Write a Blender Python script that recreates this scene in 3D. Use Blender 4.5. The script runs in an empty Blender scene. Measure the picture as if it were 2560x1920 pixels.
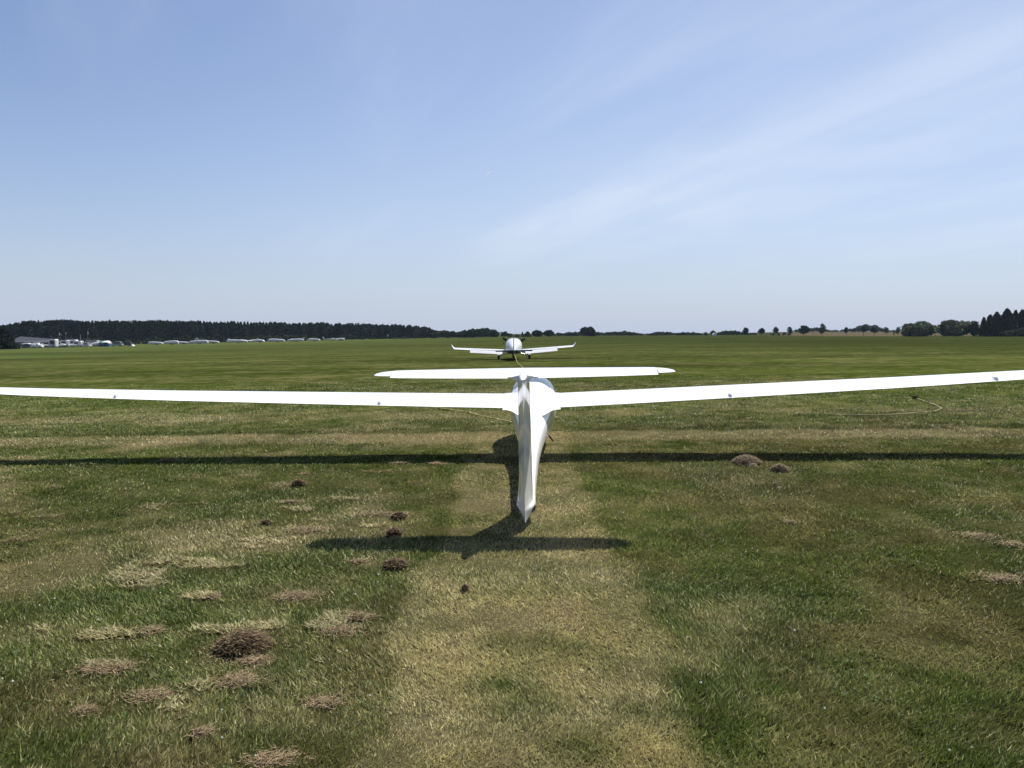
import bpy, bmesh, math, random
import numpy as np
from mathutils import Vector, Matrix
PI = math.pi
R = math.radians
scene = bpy.context.scene
col = scene.collection

# ------------------------------------------------------------------ camera
CAM_H = 1.6
PITCH = R(3.49)
FPX = 2050.0 / 2560.0
cd = bpy.data.cameras.new('camera')
cam = bpy.data.objects.new('camera', cd)
col.objects.link(cam)
cam.location = (0, 0, CAM_H)
cam.rotation_euler = (PI / 2 - PITCH, 0, 0)
cd.sensor_width = 36.0
cd.lens = FPX * 36.0
cd.clip_start = 0.05
cd.clip_end = 20000
scene.camera = cam

# ------------------------------------------------------------------ sky, sun, exposure
SUN_EL = R(59.0)
SUN_AZ = R(34.5)            # clockwise from +Y (the view direction)
SUN_STRENGTH = 5.0
SKY_STRENGTH = 0.070
world = bpy.data.worlds.new('World')
scene.world = world
world.use_nodes = True
nt = world.node_tree
nt.nodes.clear()
def N(tree, t, **kw):
    n = tree.nodes.new(t)
    for k, v in kw.items():
        setattr(n, k, v)
    return n
def math_node(tree, op, a=None, b=None, clamp=False):
    n = tree.nodes.new('ShaderNodeMath'); n.operation = op; n.use_clamp = clamp
    for i, v in enumerate((a, b)):
        if v is None: continue
        if isinstance(v, (int, float)): n.inputs[i].default_value = v
        else: tree.links.new(v, n.inputs[i])
    return n.outputs[0]
out = N(nt, 'ShaderNodeOutputWorld')
bg = N(nt, 'ShaderNodeBackground')
sky = N(nt, 'ShaderNodeTexSky')
sky.sky_type = 'NISHITA'
sky.sun_disc = False
sky.sun_elevation = SUN_EL
sky.sun_rotation = SUN_AZ
sky.altitude = 300
sky.air_density = 1.0
sky.dust_density = 0.8
sky.ozone_density = 3.0
bg.inputs['Strength'].default_value = SKY_STRENGTH
# thin cirrus: noise laid out on a high flat layer, by direction only
geo = N(nt, 'ShaderNodeTexCoord')
sep = N(nt, 'ShaderNodeSeparateXYZ')
nt.links.new(geo.outputs['Generated'], sep.inputs[0])
zc = math_node(nt, 'MAXIMUM', sep.outputs['Z'], 0.02)
zz = math_node(nt, 'ADD', zc, 0.06)
px_ = math_node(nt, 'DIVIDE', sep.outputs['X'], zz)
py_ = math_node(nt, 'DIVIDE', sep.outputs['Y'], zz)
cmb = N(nt, 'ShaderNodeCombineXYZ')
nt.links.new(px_, cmb.inputs[0]); nt.links.new(py_, cmb.inputs[1])
# s runs along the cirrus streaks, t across them
def dot2(ax, ay): return math_node(nt, 'ADD', math_node(nt, 'MULTIPLY', px_, ax), math_node(nt, 'MULTIPLY', py_, ay))
cs_, ct_ = dot2(.358, -.934), dot2(.934, .358)
def streak_noise(fs, ft, off, scale=1.0, detail=6, rough=.55, dist=.3):
    c = N(nt, 'ShaderNodeCombineXYZ')
    nt.links.new(math_node(nt, 'MULTIPLY', cs_, fs), c.inputs[0]); nt.links.new(math_node(nt, 'MULTIPLY', ct_, ft), c.inputs[1]); c.inputs[2].default_value = off
    n = N(nt, 'ShaderNodeTexNoise'); n.inputs['Scale'].default_value = scale; n.inputs['Detail'].default_value = detail
    n.inputs['Roughness'].default_value = rough; n.inputs['Distortion'].default_value = dist
    nt.links.new(c.outputs[0], n.inputs['Vector']); return n.outputs['Fac']
def srange(v, a, b, lo=0.0, hi=1.0):
    r = N(nt, 'ShaderNodeMapRange'); r.interpolation_type = 'SMOOTHSTEP'
    r.inputs['From Min'].default_value = a; r.inputs['From Max'].default_value = b
    r.inputs['To Min'].default_value = lo; r.inputs['To Max'].default_value = hi
    nt.links.new(v, r.inputs['Value']); return r.outputs[0]
wob = math_node(nt, 'ADD', ct_, math_node(nt, 'MULTIPLY', math_node(nt, 'SUBTRACT', streak_noise(.5, .5, 7.0, 1.0, 3), .5), 1.1))
dd = math_node(nt, 'SUBTRACT', wob, 2.15)
gauss = math_node(nt, 'EXPONENT', math_node(nt, 'MULTIPLY', math_node(nt, 'MULTIPLY', dd, dd), -9.0))
m1 = math_node(nt, 'MULTIPLY', gauss, srange(streak_noise(.45, 2.6, 3.1), .30, .70, .25, 1.0))
m1 = math_node(nt, 'MULTIPLY', m1, .34)
veil = math_node(nt, 'MULTIPLY', srange(ct_, .6, 3.4), srange(streak_noise(.55, .9, 11.0), .36, .70, .15, 1.0))
veil = math_node(nt, 'ADD', math_node(nt, 'MULTIPLY', veil, .34), math_node(nt, 'MULTIPLY', srange(ct_, -.7, 1.3), .15))
thin = math_node(nt, 'MULTIPLY', srange(streak_noise(.30, 1.5, 23.0, 1.0, 5), .48, .80), srange(ct_, -1.5, 1.5, .1, 1.0))
thin = math_node(nt, 'MULTIPLY', thin, .22)
m2 = math_node(nt, 'ADD', math_node(nt, 'ADD', m1, veil), thin, clamp=True)
m2 = math_node(nt, 'MULTIPLY', m2, srange(sep.outputs['Z'], .03, .16))
mix = N(nt, 'ShaderNodeMix'); mix.data_type = 'RGBA'
hz = math_node(nt, 'EXPONENT', math_node(nt, 'MULTIPLY', math_node(nt, 'MAXIMUM', sep.outputs['Z'], 0.0), -8.0))
hz = math_node(nt, 'MULTIPLY', hz, 0.93)
hm = N(nt, 'ShaderNodeMix'); hm.data_type = 'RGBA'          # milky summer air low over the horizon
nt.links.new(hz, hm.inputs['Factor']); nt.links.new(sky.outputs[0], hm.inputs[6])
hm.inputs[7].default_value = (4.35, 5.25, 6.2, 1)
wb = N(nt, 'ShaderNodeMix'); wb.data_type = 'RGBA'; wb.blend_type = 'MULTIPLY'; wb.inputs['Factor'].default_value = 1
nt.links.new(hm.outputs[2], wb.inputs[6]); wb.inputs[7].default_value = (1.03, .99, 1.07, 1)
nt.links.new(m2, mix.inputs['Factor'])
nt.links.new(wb.outputs[2], mix.inputs[6])
mix.inputs[7].default_value = (6.9, 7.7, 8.7, 1)
gm = N(nt, 'ShaderNodeHueSaturation')
gm.inputs['Saturation'].default_value = 1.0
nt.links.new(mix.outputs[2], gm.inputs['Color'])
nt.links.new(gm.outputs[0], bg.inputs['Color'])
nt.links.new(bg.outputs[0], out.inputs['Surface'])

sd = bpy.data.lights.new('sun', 'SUN')
sd.energy = SUN_STRENGTH
sd.angle = R(0.5)
sd.color = (1.0, 0.955, 0.88)
sun = bpy.data.objects.new('sun', sd)
col.objects.link(sun)
to_sun = Vector((math.sin(SUN_AZ) * math.cos(SUN_EL), math.cos(SUN_AZ) * math.cos(SUN_EL), math.sin(SUN_EL)))
sun.rotation_euler = to_sun.to_track_quat('Z', 'Y').to_euler()
sun.location = to_sun * 50
vs = scene.view_settings
vs.view_transform = 'Standard'; vs.look = 'None'; vs.gamma = 1.0; vs.use_curve_mapping = False
vs.exposure = 0.68
scene.cycles.max_bounces = 8
scene.cycles.transparent_max_bounces = 16

# ------------------------------------------------------------------ helpers
def principled(name, color, rough=0.5, metallic=0.0, coat=0.0, spec=0.5, noise=0.0, nscale=5.0, trans=0.0, bump=0.0, bscale=20.0):
    m = bpy.data.materials.new(name); m.use_nodes = True
    t = m.node_tree; b = t.nodes['Principled BSDF']
    b.inputs['Base Color'].default_value = (*color, 1)
    b.inputs['Roughness'].default_value = rough
    b.inputs['Metallic'].default_value = metallic
    b.inputs['Coat Weight'].default_value = coat
    b.inputs['Specular IOR Level'].default_value = spec
    tc = None
    if noise > 0:
        tc = N(t, 'ShaderNodeTexCoord')
        nn = N(t, 'ShaderNodeTexNoise'); nn.inputs['Scale'].default_value = nscale; nn.inputs['Detail'].default_value = 6
        t.links.new(tc.outputs['Object'], nn.inputs['Vector'])
        mr = N(t, 'ShaderNodeMapRange')
        mr.inputs['From Min'].default_value = 0.3; mr.inputs['From Max'].default_value = 0.7
        mr.inputs['To Min'].default_value = 1 - noise; mr.inputs['To Max'].default_value = 1 + noise
        t.links.new(nn.outputs['Fac'], mr.inputs['Value'])
        mx = N(t, 'ShaderNodeMix'); mx.data_type = 'RGBA'; mx.blend_type = 'MULTIPLY'; mx.inputs['Factor'].default_value = 1
        mx.inputs[6].default_value = (*color, 1)
        t.links.new(mr.outputs[0], mx.inputs[7])
        t.links.new(mx.outputs[2], b.inputs['Base Color'])
    if bump > 0:
        tc = tc or N(t, 'ShaderNodeTexCoord')
        nn = N(t, 'ShaderNodeTexNoise'); nn.inputs['Scale'].default_value = bscale; nn.inputs['Detail'].default_value = 4
        t.links.new(tc.outputs['Object'], nn.inputs['Vector'])
        bp = N(t, 'ShaderNodeBump'); bp.inputs['Strength'].default_value = bump; bp.inputs['Distance'].default_value = 0.02
        t.links.new(nn.outputs['Fac'], bp.inputs['Height'])
        t.links.new(bp.outputs[0], b.inputs['Normal'])
    return m

def attr_mat(name, attr='Col', rough=0.75, spec=0.25, transl=0.0, noise=0.0):
    m = bpy.data.materials.new(name); m.use_nodes = True
    t = m.node_tree; b = t.nodes['Principled BSDF']
    a = N(t, 'ShaderNodeAttribute'); a.attribute_name = attr
    b.inputs['Roughness'].default_value = rough
    b.inputs['Specular IOR Level'].default_value = spec
    t.links.new(a.outputs['Color'], b.inputs['Base Color'])
    if transl > 0:
        tr = N(t, 'ShaderNodeBsdfTranslucent'); ms = N(t, 'ShaderNodeMixShader'); ms.inputs[0].default_value = transl
        t.links.new(a.outputs['Color'], tr.inputs['Color'])
        t.links.new(b.outputs[0], ms.inputs[1]); t.links.new(tr.outputs[0], ms.inputs[2])
        t.links.new(ms.outputs[0], t.nodes['Material Output'].inputs['Surface'])
    return m

def tag(o, label=None, cat=None, group=None, kind=None):
    if label: o['label'] = label
    if cat: o['category'] = cat
    if group: o['group'] = group
    if kind: o['kind'] = kind
    return o
def empty(name, loc=(0, 0, 0), rot=(0, 0, 0)):
    o = bpy.data.objects.new(name, None); col.objects.link(o)
    o.location = loc; o.rotation_euler = rot; o.empty_display_size = 0.3
    return o

class MB:
    """collects verts / faces of one mesh"""
    def __init__(s): s.v = []; s.f = []; s.mi = []; s.cur = 0
    def add(s, verts, faces):
        k = len(s.v); s.v += [tuple(p) for p in verts]
        for f in faces: s.f.append(tuple(i + k for i in f)); s.mi.append(s.cur)
        return k
    def loft(s, secs, cap0=True, cap1=True, closed=True):
        n = len(secs[0]); V = [p for c in secs for p in c]; F = []
        for i in range(len(secs) - 1):
            for j in range(n if closed else n - 1):
                a = i * n + j; b = i * n + (j + 1) % n
                F.append((a, b, b + n, a + n))
        if cap0: F.append(tuple(range(n))[::-1])
        if cap1: F.append(tuple((len(secs) - 1) * n + j for j in range(n)))
        s.add(V, F)
    def box(s, x0, x1, y0, y1, z0, z1, taper=0.0, tx=None):
        tx = taper if tx is None else tx
        V = [(x0, y0, z0), (x1, y0, z0), (x1, y1, z0), (x0, y1, z0),
             (x0 + tx, y0 + taper, z1), (x1 - tx, y0 + taper, z1), (x1 - tx, y1 - taper, z1), (x0 + tx, y1 - taper, z1)]
        s.add(V, [(3, 2, 1, 0), (4, 5, 6, 7), (0, 1, 5, 4), (1, 2, 6, 5), (2, 3, 7, 6), (3, 0, 4, 7)])
    def tube(s, pts, r, n=8, caps=True):
        pts = [Vector(p) for p in pts]; secs = []
        rr = r if isinstance(r, (list, tuple)) else [r] * len(pts)
        for i, p in enumerate(pts):
            d = (pts[min(i + 1, len(pts) - 1)] - pts[max(i - 1, 0)]).normalized()
            up = Vector((0, 0, 1)) if abs(d.z) < 0.9 else Vector((1, 0, 0))
            a = d.cross(up).normalized(); b = a.cross(d)
            secs.append([p + (a * math.cos(2 * PI * k / n) + b * math.sin(2 * PI * k / n)) * rr[i] for k in range(n)])
        s.loft(secs, caps, caps)
    def disc(s, c, axis, r, w, n=20, inner=0.0):
        c = Vector(c); axis = Vector(axis).normalized()
        s.tube([c - axis * w / 2, c - axis * w * 0.35, c + axis * w * 0.35, c + axis * w / 2], [r * .9, r, r, r * .9], n)
    def build(s, name, mat, parent=None, smooth=35):
        me = bpy.data.meshes.new(name)
        me.from_pydata(s.v, [], s.f)
        mats = mat if isinstance(mat, (list, tuple)) else [mat]
        for m in mats: me.materials.append(m)
        if len(mats) > 1: me.polygons.foreach_set('material_index', s.mi)
        bm = bmesh.new(); bm.from_mesh(me)
        bmesh.ops.remove_doubles(bm, verts=bm.verts, dist=1e-5)
        bmesh.ops.recalc_face_normals(bm, faces=bm.faces)
        bm.to_mesh(me); bm.free()
        if smooth:
            me.shade_smooth(); me.set_sharp_from_angle(angle=R(smooth))
        o = bpy.data.objects.new(name, me); col.objects.link(o)
        if parent: o.parent = parent
        return o

def copy_tree(o, parent=None):
    c = o.copy(); col.objects.link(c)
    if parent: c.parent = parent
    for ch in list(o.children): copy_tree(ch, c)
    return c

# numpy value noise
rng = np.random.default_rng(7)
def _hash(ix, iy, seed):
    h = (ix.astype(np.int64) * 374761393 + iy.astype(np.int64) * 668265263 + seed * 974634777) & 0xFFFFFFFF
    h = ((h ^ (h >> 13)) * 1274126177) & 0xFFFFFFFF
    h = h ^ (h >> 16)
    return (h & 0xFFFF) / 65535.0
def vnoise(x, y, seed=0):
    ix = np.floor(x); iy = np.floor(y); fx = x - ix; fy = y - iy
    fx = fx * fx * (3 - 2 * fx); fy = fy * fy * (3 - 2 * fy)
    a = _hash(ix, iy, seed); b = _hash(ix + 1, iy, seed); c = _hash(ix, iy + 1, seed); d = _hash(ix + 1, iy + 1, seed)
    return (a * (1 - fx) + b * fx) * (1 - fy) + (c * (1 - fx) + d * fx) * fy
def fbm(x, y, seed=0, oct=4, gain=0.5):
    s = np.zeros_like(x, dtype=float); a = 1.0; t = 0
    for i in range(oct):
        s += a * vnoise(x * 2 ** i + 13.7 * i, y * 2 ** i - 7.3 * i, seed + i); t += a; a *= gain
    return s / t
def sstep(a, b, x):
    t = np.clip((x - a) / (b - a), 0, 1); return t * t * (3 - 2 * t)

# ------------------------------------------------------------------ terrain
def gz(x, y):
    x = np.asarray(x, float); y = np.asarray(y, float)
    neg = 0.0195 * x + 0.1125 * (1 - np.exp(np.minimum(x, 0) / 15.0))
    pos = 0.8 * (1 - np.exp(-np.maximum(x, 0) / 66.0))
    f = np.where(x < 0, neg, pos)
    f = np.maximum(f, -9.0)
    h = -0.15 * sstep(15, 80, y)
    r = np.hypot(x, y); u = x / np.maximum(r, 1)
    hill = 3.6 * sstep(470, 900, y) * sstep(0.16, 0.36, u) + 2.0 * sstep(900, 2200, r)
    und = (fbm(x / 23.0, y / 23.0, 91, 2) - 0.5) * 0.10 * sstep(18, 60, r)
    return f + h + hill + und
def gzf(x, y): return float(gz(np.array([x]), np.array([y]))[0])

# colour of the sward: lin rgb at each point; 'dry' 0..1, 'brown' 0..1
def sward(x, y):
    n1 = fbm(x / 1.1, y / 1.1, 11, 4); n2 = fbm(x / 0.28, y / 0.28, 12, 3); n3 = fbm(x / 5.0, y / 2.6, 13, 4)
    n4 = fbm(x / 30.0, y / 12.0, 14, 4); n5 = fbm(x / 0.09, y / 0.09, 15, 2)
    wob = (fbm(x / 0.5, y / 0.9, 16, 3) - 0.5)
    near = 1 - sstep(13, 19, y)
    # mown lane straight away from the viewer
    lane = sstep(-0.68, -0.53, x + wob * 0.34) * (1 - sstep(0.60 + .012 * y, 0.79 + .012 * y, x + wob * 0.40)) * near * (1 - .45 * sstep(7, 11, y))
    # cross lanes
    yy = y + 0.018 * x + wob * 0.5
    band = sstep(11.9, 12.4, yy) * (1 - sstep(13.2, 13.45, yy))
    band2 = sstep(15.0, 16.2, yy) * (1 - sstep(16.8, 17.6, yy)) * 0.30
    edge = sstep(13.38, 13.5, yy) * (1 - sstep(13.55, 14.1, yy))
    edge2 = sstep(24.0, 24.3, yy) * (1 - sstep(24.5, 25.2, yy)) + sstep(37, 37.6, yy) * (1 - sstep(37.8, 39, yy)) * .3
    n8 = fbm(x / .8, y / .45, 17, 4)
    dry = 0.12 + 0.80 * lane * (0.44 + .58 * n8) + lane * (n2 - .5) * .45 + 0.48 * band + band2
    dry += (n3 - 0.5) * 0.55 + (n2 - 0.5) * 0.75 + (n1 - .5) * .5
    leftdry = (1 - sstep(-1.2, -0.6, x)) * near
    dry += leftdry * sstep(0.52, 0.72, n1) * 0.45
    brown = leftdry * sstep(0.40, 0.66, fbm(x / 1.1, y / .9, 21, 4)) * (1 - .8 * sstep(4.4, 6.5, y + .6 * wob)) * .62
    brown += (1 - leftdry) * (1 - lane) * near * sstep(0.44, 0.66, fbm(x / .8 + 40, y / .7, 22, 4)) * 0.45
    hay = .6 * sstep(0.62, 0.76, fbm(x / 0.50, y / 0.26, 23, 4)) * (1 - lane) * (0.25 + .75 * leftdry) * (1 - sstep(9, 14, y))
    dry = np.clip(dry, 0, 1); brown = np.clip(brown, 0, 1); hay = np.clip(hay, 0, 1)
    g = np.clip(0.5 + (n2 - .5) * 1.3 + (n4 - 0.5) * 0.9 + (n1 - .5) * .6, 0, 1)
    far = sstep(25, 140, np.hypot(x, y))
    def c3(*a): return np.array(a)[None, :]
    C = c3(.044, .061, .012) * (1 - g)[:, None] + c3(.092, .116, .025) * g[:, None]
    right = sstep(0.8, 3.0, x) * near
    C = C * (1 - 0.16 * right)[:, None]
    dryc = c3(.232, .196, .098)
    C = C * (1 - dry)[:, None] + dryc * dry[:, None]
    C = C * (1 - brown * .75)[:, None] + c3(.085, .058, .026) * (brown * .75)[:, None]
    C = C * (1 - hay * .8)[:, None] + c3(.20, .150, .085) * (hay * .85)[:, None]
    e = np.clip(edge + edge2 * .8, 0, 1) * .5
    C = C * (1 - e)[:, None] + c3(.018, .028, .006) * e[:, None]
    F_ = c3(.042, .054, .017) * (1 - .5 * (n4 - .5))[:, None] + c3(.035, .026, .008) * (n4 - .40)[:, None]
    left_gain = (.64 + 0.95 * sstep(60, -130, x))[:, None]  # colour variation of the far grass, lighter towards the left
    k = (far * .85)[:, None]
    C = (C * (1 - .25 * sstep(14, 40, y))[:, None]) * (1 - k) + F_ * left_gain * k
    n6 = fbm(x / 11.0, y / 1.8, 51, 3); n7 = fbm(x / 55.0, y / 8.0, 52, 3)
    C = C * (1 + sstep(18, 40, y) * ((n6 - .5) * .6 + (n7 - .5) * .55 + (fbm(x / 25., y / 20., 53, 3) - .5) * .5))[:, None] * .84
    # land beyond the airfield
    th = np.arctan2(x, np.maximum(y, 1)); tan = sstep(440, 470, y) * sstep(0.30, 0.34, th) * (y > 0)
    strip = sstep(412, 418, y) * (1 - sstep(440, 446, y)) * sstep(.35, .37, th) * (1 - sstep(.44, .46, th))
    C = C * (1 - tan)[:, None] + c3(.072, .058, .034) * tan[:, None]
    C = C * (1 - strip)[:, None] + c3(.13, .105, .06) * strip[:, None]
    return np.clip(C, 0.004, 0.6), dry, brown, lane, hay

def build_ground():
    rs = [0.0]; r = 0.5
    while r < 6000:
        rs.append(r); r *= 1.0085 if r > 2.2 else 1.12
    rs.append(9000)
    front = np.linspace(-R(52), R(52), 420)
    back = np.linspace(R(52), 2 * PI - R(52), 62)[1:-1]
    th = np.concatenate([front, back]); nth = len(th); nr = len(rs)
    rr = np.array(rs)[:, None]; t = th[None, :]
    X = (rr * np.sin(t)).ravel(); Y = (rr * np.cos(t)).ravel()
    Z = gz(X, Y)
    rad = np.hypot(X, Y)
    micro = (fbm(X / .35, Y / .35, 31, 3) - .5) * .03 * (1 - sstep(20, 60, rad)) - .01
    Z = Z + micro
    i, j = np.meshgrid(np.arange(nr - 1), np.arange(nth), indexing='ij')
    a = (i * nth + j).ravel(); b = (i * nth + (j + 1) % nth).ravel()
    F = np.stack([a, a + nth, b + nth, b], 1)
    me = bpy.data.meshes.new('ground')
    me.vertices.add(len(X)); me.vertices.foreach_set('co', np.stack([X, Y, Z], 1).ravel())
    me.loops.add(F.size); me.loops.foreach_set('vertex_index', F.ravel())
    me.polygons.add(len(F)); me.polygons.foreach_set('loop_start', np.arange(len(F)) * 4)
    me.update(calc_edges=True)
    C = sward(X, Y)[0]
    soil_shade = (1 - sstep(6, 24, rad))[:, None] * .55        # earth and old thatch, with shade between the blades painted in
    C = C * (1 - soil_shade) + np.array([[.040, .034, .018]]) * soil_shade
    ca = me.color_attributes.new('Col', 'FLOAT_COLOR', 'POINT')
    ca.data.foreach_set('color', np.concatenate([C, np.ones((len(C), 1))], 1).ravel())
    me.shade_smooth()
    m = bpy.data.materials.new('turf'); m.use_nodes = True
    t_ = m.node_tree; bs = t_.nodes['Principled BSDF']
    at = N(t_, 'ShaderNodeAttribute'); at.attribute_name = 'Col'
    g = N(t_, 'ShaderNodeNewGeometry')
    def nz(scale, detail, rough=.6):
        n = N(t_, 'ShaderNodeTexNoise'); n.inputs['Scale'].default_value = scale; n.inputs['Detail'].default_value = detail
        n.inputs['Roughness'].default_value = rough
        t_.links.new(g.outputs['Position'], n.inputs['Vector']); return n
    def rng_(n, a, b, lo, hi):
        q = N(t_, 'ShaderNodeMapRange'); q.inputs['From Min'].default_value = a; q.inputs['From Max'].default_value = b
        q.inputs['To Min'].default_value = lo; q.inputs['To Max'].default_value = hi
        t_.links.new(n.outputs['Fac'], q.inputs['Value']); return q.outputs[0]
    f1 = rng_(nz(28, 6, .75), .3, .7, .62, 1.38); f2 = rng_(nz(2.2, 6, .7), .3, .7, .80, 1.2); f3 = rng_(nz(.16, 8, .7), .3, .7, .82, 1.18)
    p = math_node(t_, 'MULTIPLY', math_node(t_, 'MULTIPLY', f1, f2), f3)
    mx = N(t_, 'ShaderNodeMix'); mx.data_type = 'RGBA'; mx.blend_type = 'MULTIPLY'; mx.inputs['Factor'].default_value = 1
    t_.links.new(at.outputs['Color'], mx.inputs[6]); t_.links.new(p, mx.inputs[7])
    t_.links.new(mx.outputs[2], bs.inputs['Base Color'])
    bs.inputs['Roughness'].default_value = 1; bs.inputs['Specular IOR Level'].default_value = 0
    bp = N(t_, 'ShaderNodeBump'); bp.inputs['Strength'].default_value = .9; bp.inputs['Distance'].default_value = .05
    nb = nz(22, 6, .7)
    t_.links.new(nb.outputs['Fac'], bp.inputs['Height']); t_.links.new(bp.outputs[0], bs.inputs['Normal'])
    me.materials.append(m)
    o = bpy.data.objects.new('ground', me); col.objects.link(o)
    tag(o, 'mown grass airfield sloping gently down to the left', 'ground', kind='structure')

def tri_mesh(name, P, C, mat):
    """P (n,3,3) triangles, C (n,3,3) or (n,3) colours"""
    n = len(P)
    me = bpy.data.meshes.new(name)
    me.vertices.add(n * 3); me.vertices.foreach_set('co', P.astype(np.float32).ravel())
    me.loops.add(n * 3); me.loops.foreach_set('vertex_index', np.arange(n * 3, dtype=np.int32))
    me.polygons.add(n); me.polygons.foreach_set('loop_start', np.arange(n, dtype=np.int32) * 3)
    me.update(calc_edges=True)
    if C.ndim == 2: C = np.repeat(C[:, None, :], 3, 1)
    ca = me.color_attributes.new('Col', 'FLOAT_COLOR', 'POINT')
    ca.data.foreach_set('color', np.concatenate([C.reshape(-1, 3), np.ones((n * 3, 1))], 1).astype(np.float32).ravel())
    me.materials.append(mat)
    return me

M_blade = attr_mat('grass_blades', rough=.6, spec=.3, transl=.30)
def build_grass(N_=1250000):
    # density ~ r^-1.3 between 2.3 m and 34 m inside a generous wedge
    u = rng.random(N_)
    p = 1.75; r0, r1 = 2.2, 34.0
    e = -0.12
    r = (r0 ** e + u * (r1 ** e - r0 ** e)) ** (1 / e)
    th = (rng.random(N_) * 2 - 1) * R(40) + 0
    X = r * np.sin(th); Y = r * np.cos(th)
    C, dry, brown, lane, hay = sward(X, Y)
    clump = fbm(X / .055, Y / .055, 41, 2); big = fbm(X / .8, Y / .8, 42, 3)
    fade = 1 - sstep(20, 34, r)
    keep = rng.random(N_) < fade * np.clip(2.3 * (clump - .12) + .3 * lane, .15, 1)
    X, Y, C, dry, lane, hay, clump, big, r = [a[keep] for a in (X, Y, C, dry, lane, hay, clump, big, r)]
    n = len(X); Z = gz(X, Y) - .012
    h = (.016 + .022 * rng.random(n) ** 1.5) * (.65 + .9 * big) * (1 - .22 * lane) * (1 - .2 * dry)
    long_ = rng.random(n) < .006; h = np.where(long_ & (lane < .3), h * 1.9, h)
    h = h * (1 + .25 * sstep(8, 25, r))
    w = (.0016 + .0020 * rng.random(n)) * (1 + r / 6.5)
    az = rng.random(n) * 2 * PI; lean = rng.random(n) ** .8 * 1.15
    lean = np.where(hay > .4, 1.0 + .4 * rng.random(n), lean)
    ldir = rng.random(n) * 2 * PI
    # the mower has combed the blades: a common lean, changing slowly over the field
    flow = fbm(X / 2.2, Y / 2.2, 43, 3) * 4 * PI
    lx = np.cos(ldir) * .8 + np.cos(flow) * .7; ly = np.sin(ldir) * .8 + np.sin(flow) * .7
    ln = np.hypot(lx, ly) + 1e-6; lx /= ln; ly /= ln
    L = h / np.maximum(np.cos(lean * .75), .35)
    L = np.where(hay > .4, .02 + .035 * rng.random(n), L)
    tx = lx * np.sin(lean) * L; ty = ly * np.sin(lean) * L; tz = np.maximum(np.cos(lean) * L, .004)
    bx = np.cos(az) * w; by = np.sin(az) * w
    zb = np.where(hay > .4, Z + .015 + .012 * rng.random(n), Z)
    P = np.zeros((n, 3, 3))
    P[:, 0] = np.stack([X - bx, Y - by, zb], 1); P[:, 1] = np.stack([X + bx, Y + by, zb], 1)
    P[:, 2] = np.stack([X + tx, Y + ty, zb + tz], 1)
    v = (.62 + .86 * rng.random(n) * (.6 + .8 * fbm(X / .10, Y / .10, 44, 2)))[:, None]
    tint = rng.random(n)
    Cb = C * v * (2.0 + .42 * lane[:, None])
    straw = (tint < (.10 + .40 * dry))[:, None]
    Cb = np.where(straw, Cb * .45 + np.array([[.34, .288, .15]]) * v * .74, Cb)
    fresh = ((tint > .93) & (dry < .5))[:, None]
    Cb = np.where(fresh, Cb * .6 + np.array([[.065, .115, .02]]) * .6, Cb)
    me = tri_mesh('grass', P, np.clip(Cb, .005, .6), M_blade)
    o = bpy.data.objects.new('grass', me); col.objects.link(o)
    tag(o, 'short mown grass blades with dry straw between them', 'grass', kind='stuff')

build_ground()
build_grass()
def build_clover():
    n = 15000
    r = 2.4 + 8 * rng.random(n) ** 1.1; th = (rng.random(n) * 2 - 1) * R(40); X = r * np.sin(th); Y = r * np.cos(th)
    C, dry, brown, lane, hay = sward(X, Y)
    k = (fbm(X / .5, Y / .5, 71, 3) > .60) & (rng.random(n) > .75 * lane) & (hay < .3)
    X, Y, r = X[k], Y[k], r[k]; n = len(X); Z = gz(X, Y) + .012 + .02 * rng.random(n)
    a = rng.random(n) * 2 * PI; sz = .005 + .006 * rng.random(n)
    P = np.zeros((n * 3, 3, 3)); C = np.zeros((n * 3, 3))
    tone = (.7 + .6 * rng.random((n, 1))) * np.array([[.060, .110, .024]])
    for q in range(3):
        b = a + q * 2.094
        P[q::3, 0] = np.stack([X, Y, Z], 1)
        P[q::3, 1] = np.stack([X + sz * np.cos(b - .55), Y + sz * np.sin(b - .55), Z + .004], 1)
        P[q::3, 2] = np.stack([X + sz * np.cos(b + .55), Y + sz * np.sin(b + .55), Z + .002], 1)
        C[q::3] = tone
    o = bpy.data.objects.new('clover', tri_mesh('clover', P, C, M_blade)); col.objects.link(o)
    tag(o, 'patches of small clover leaves in the turf', 'clover', kind='stuff')
    f = MB()
    for k in range(170):
        r_ = 2.8 + 16 * float(rng.random()) ** 1.3; t_h = (float(rng.random()) * 2 - 1) * R(36); x, y = r_ * math.sin(t_h), r_ * math.cos(t_h)
        if -.6 < x < .8: continue
        z = gzf(x, y) + .04; q = .0048 + .003 * float(rng.random())
        V = [(x, y, z + q), (x + q, y, z), (x, y + q, z), (x - q, y, z), (x, y - q, z), (x, y, z - q)]
        f.add(V, [(0, 1, 2), (0, 2, 3), (0, 3, 4), (0, 4, 1), (5, 2, 1), (5, 3, 2), (5, 4, 3), (5, 1, 4)])
    o = f.build('clover_flowers', principled('clover_petals', (.50, .52, .42), rough=.8, noise=.1), None, smooth=0)
    tag(o, 'tiny white clover flowers dotted over the turf', 'clover flowers', kind='stuff')
build_clover()

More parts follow.
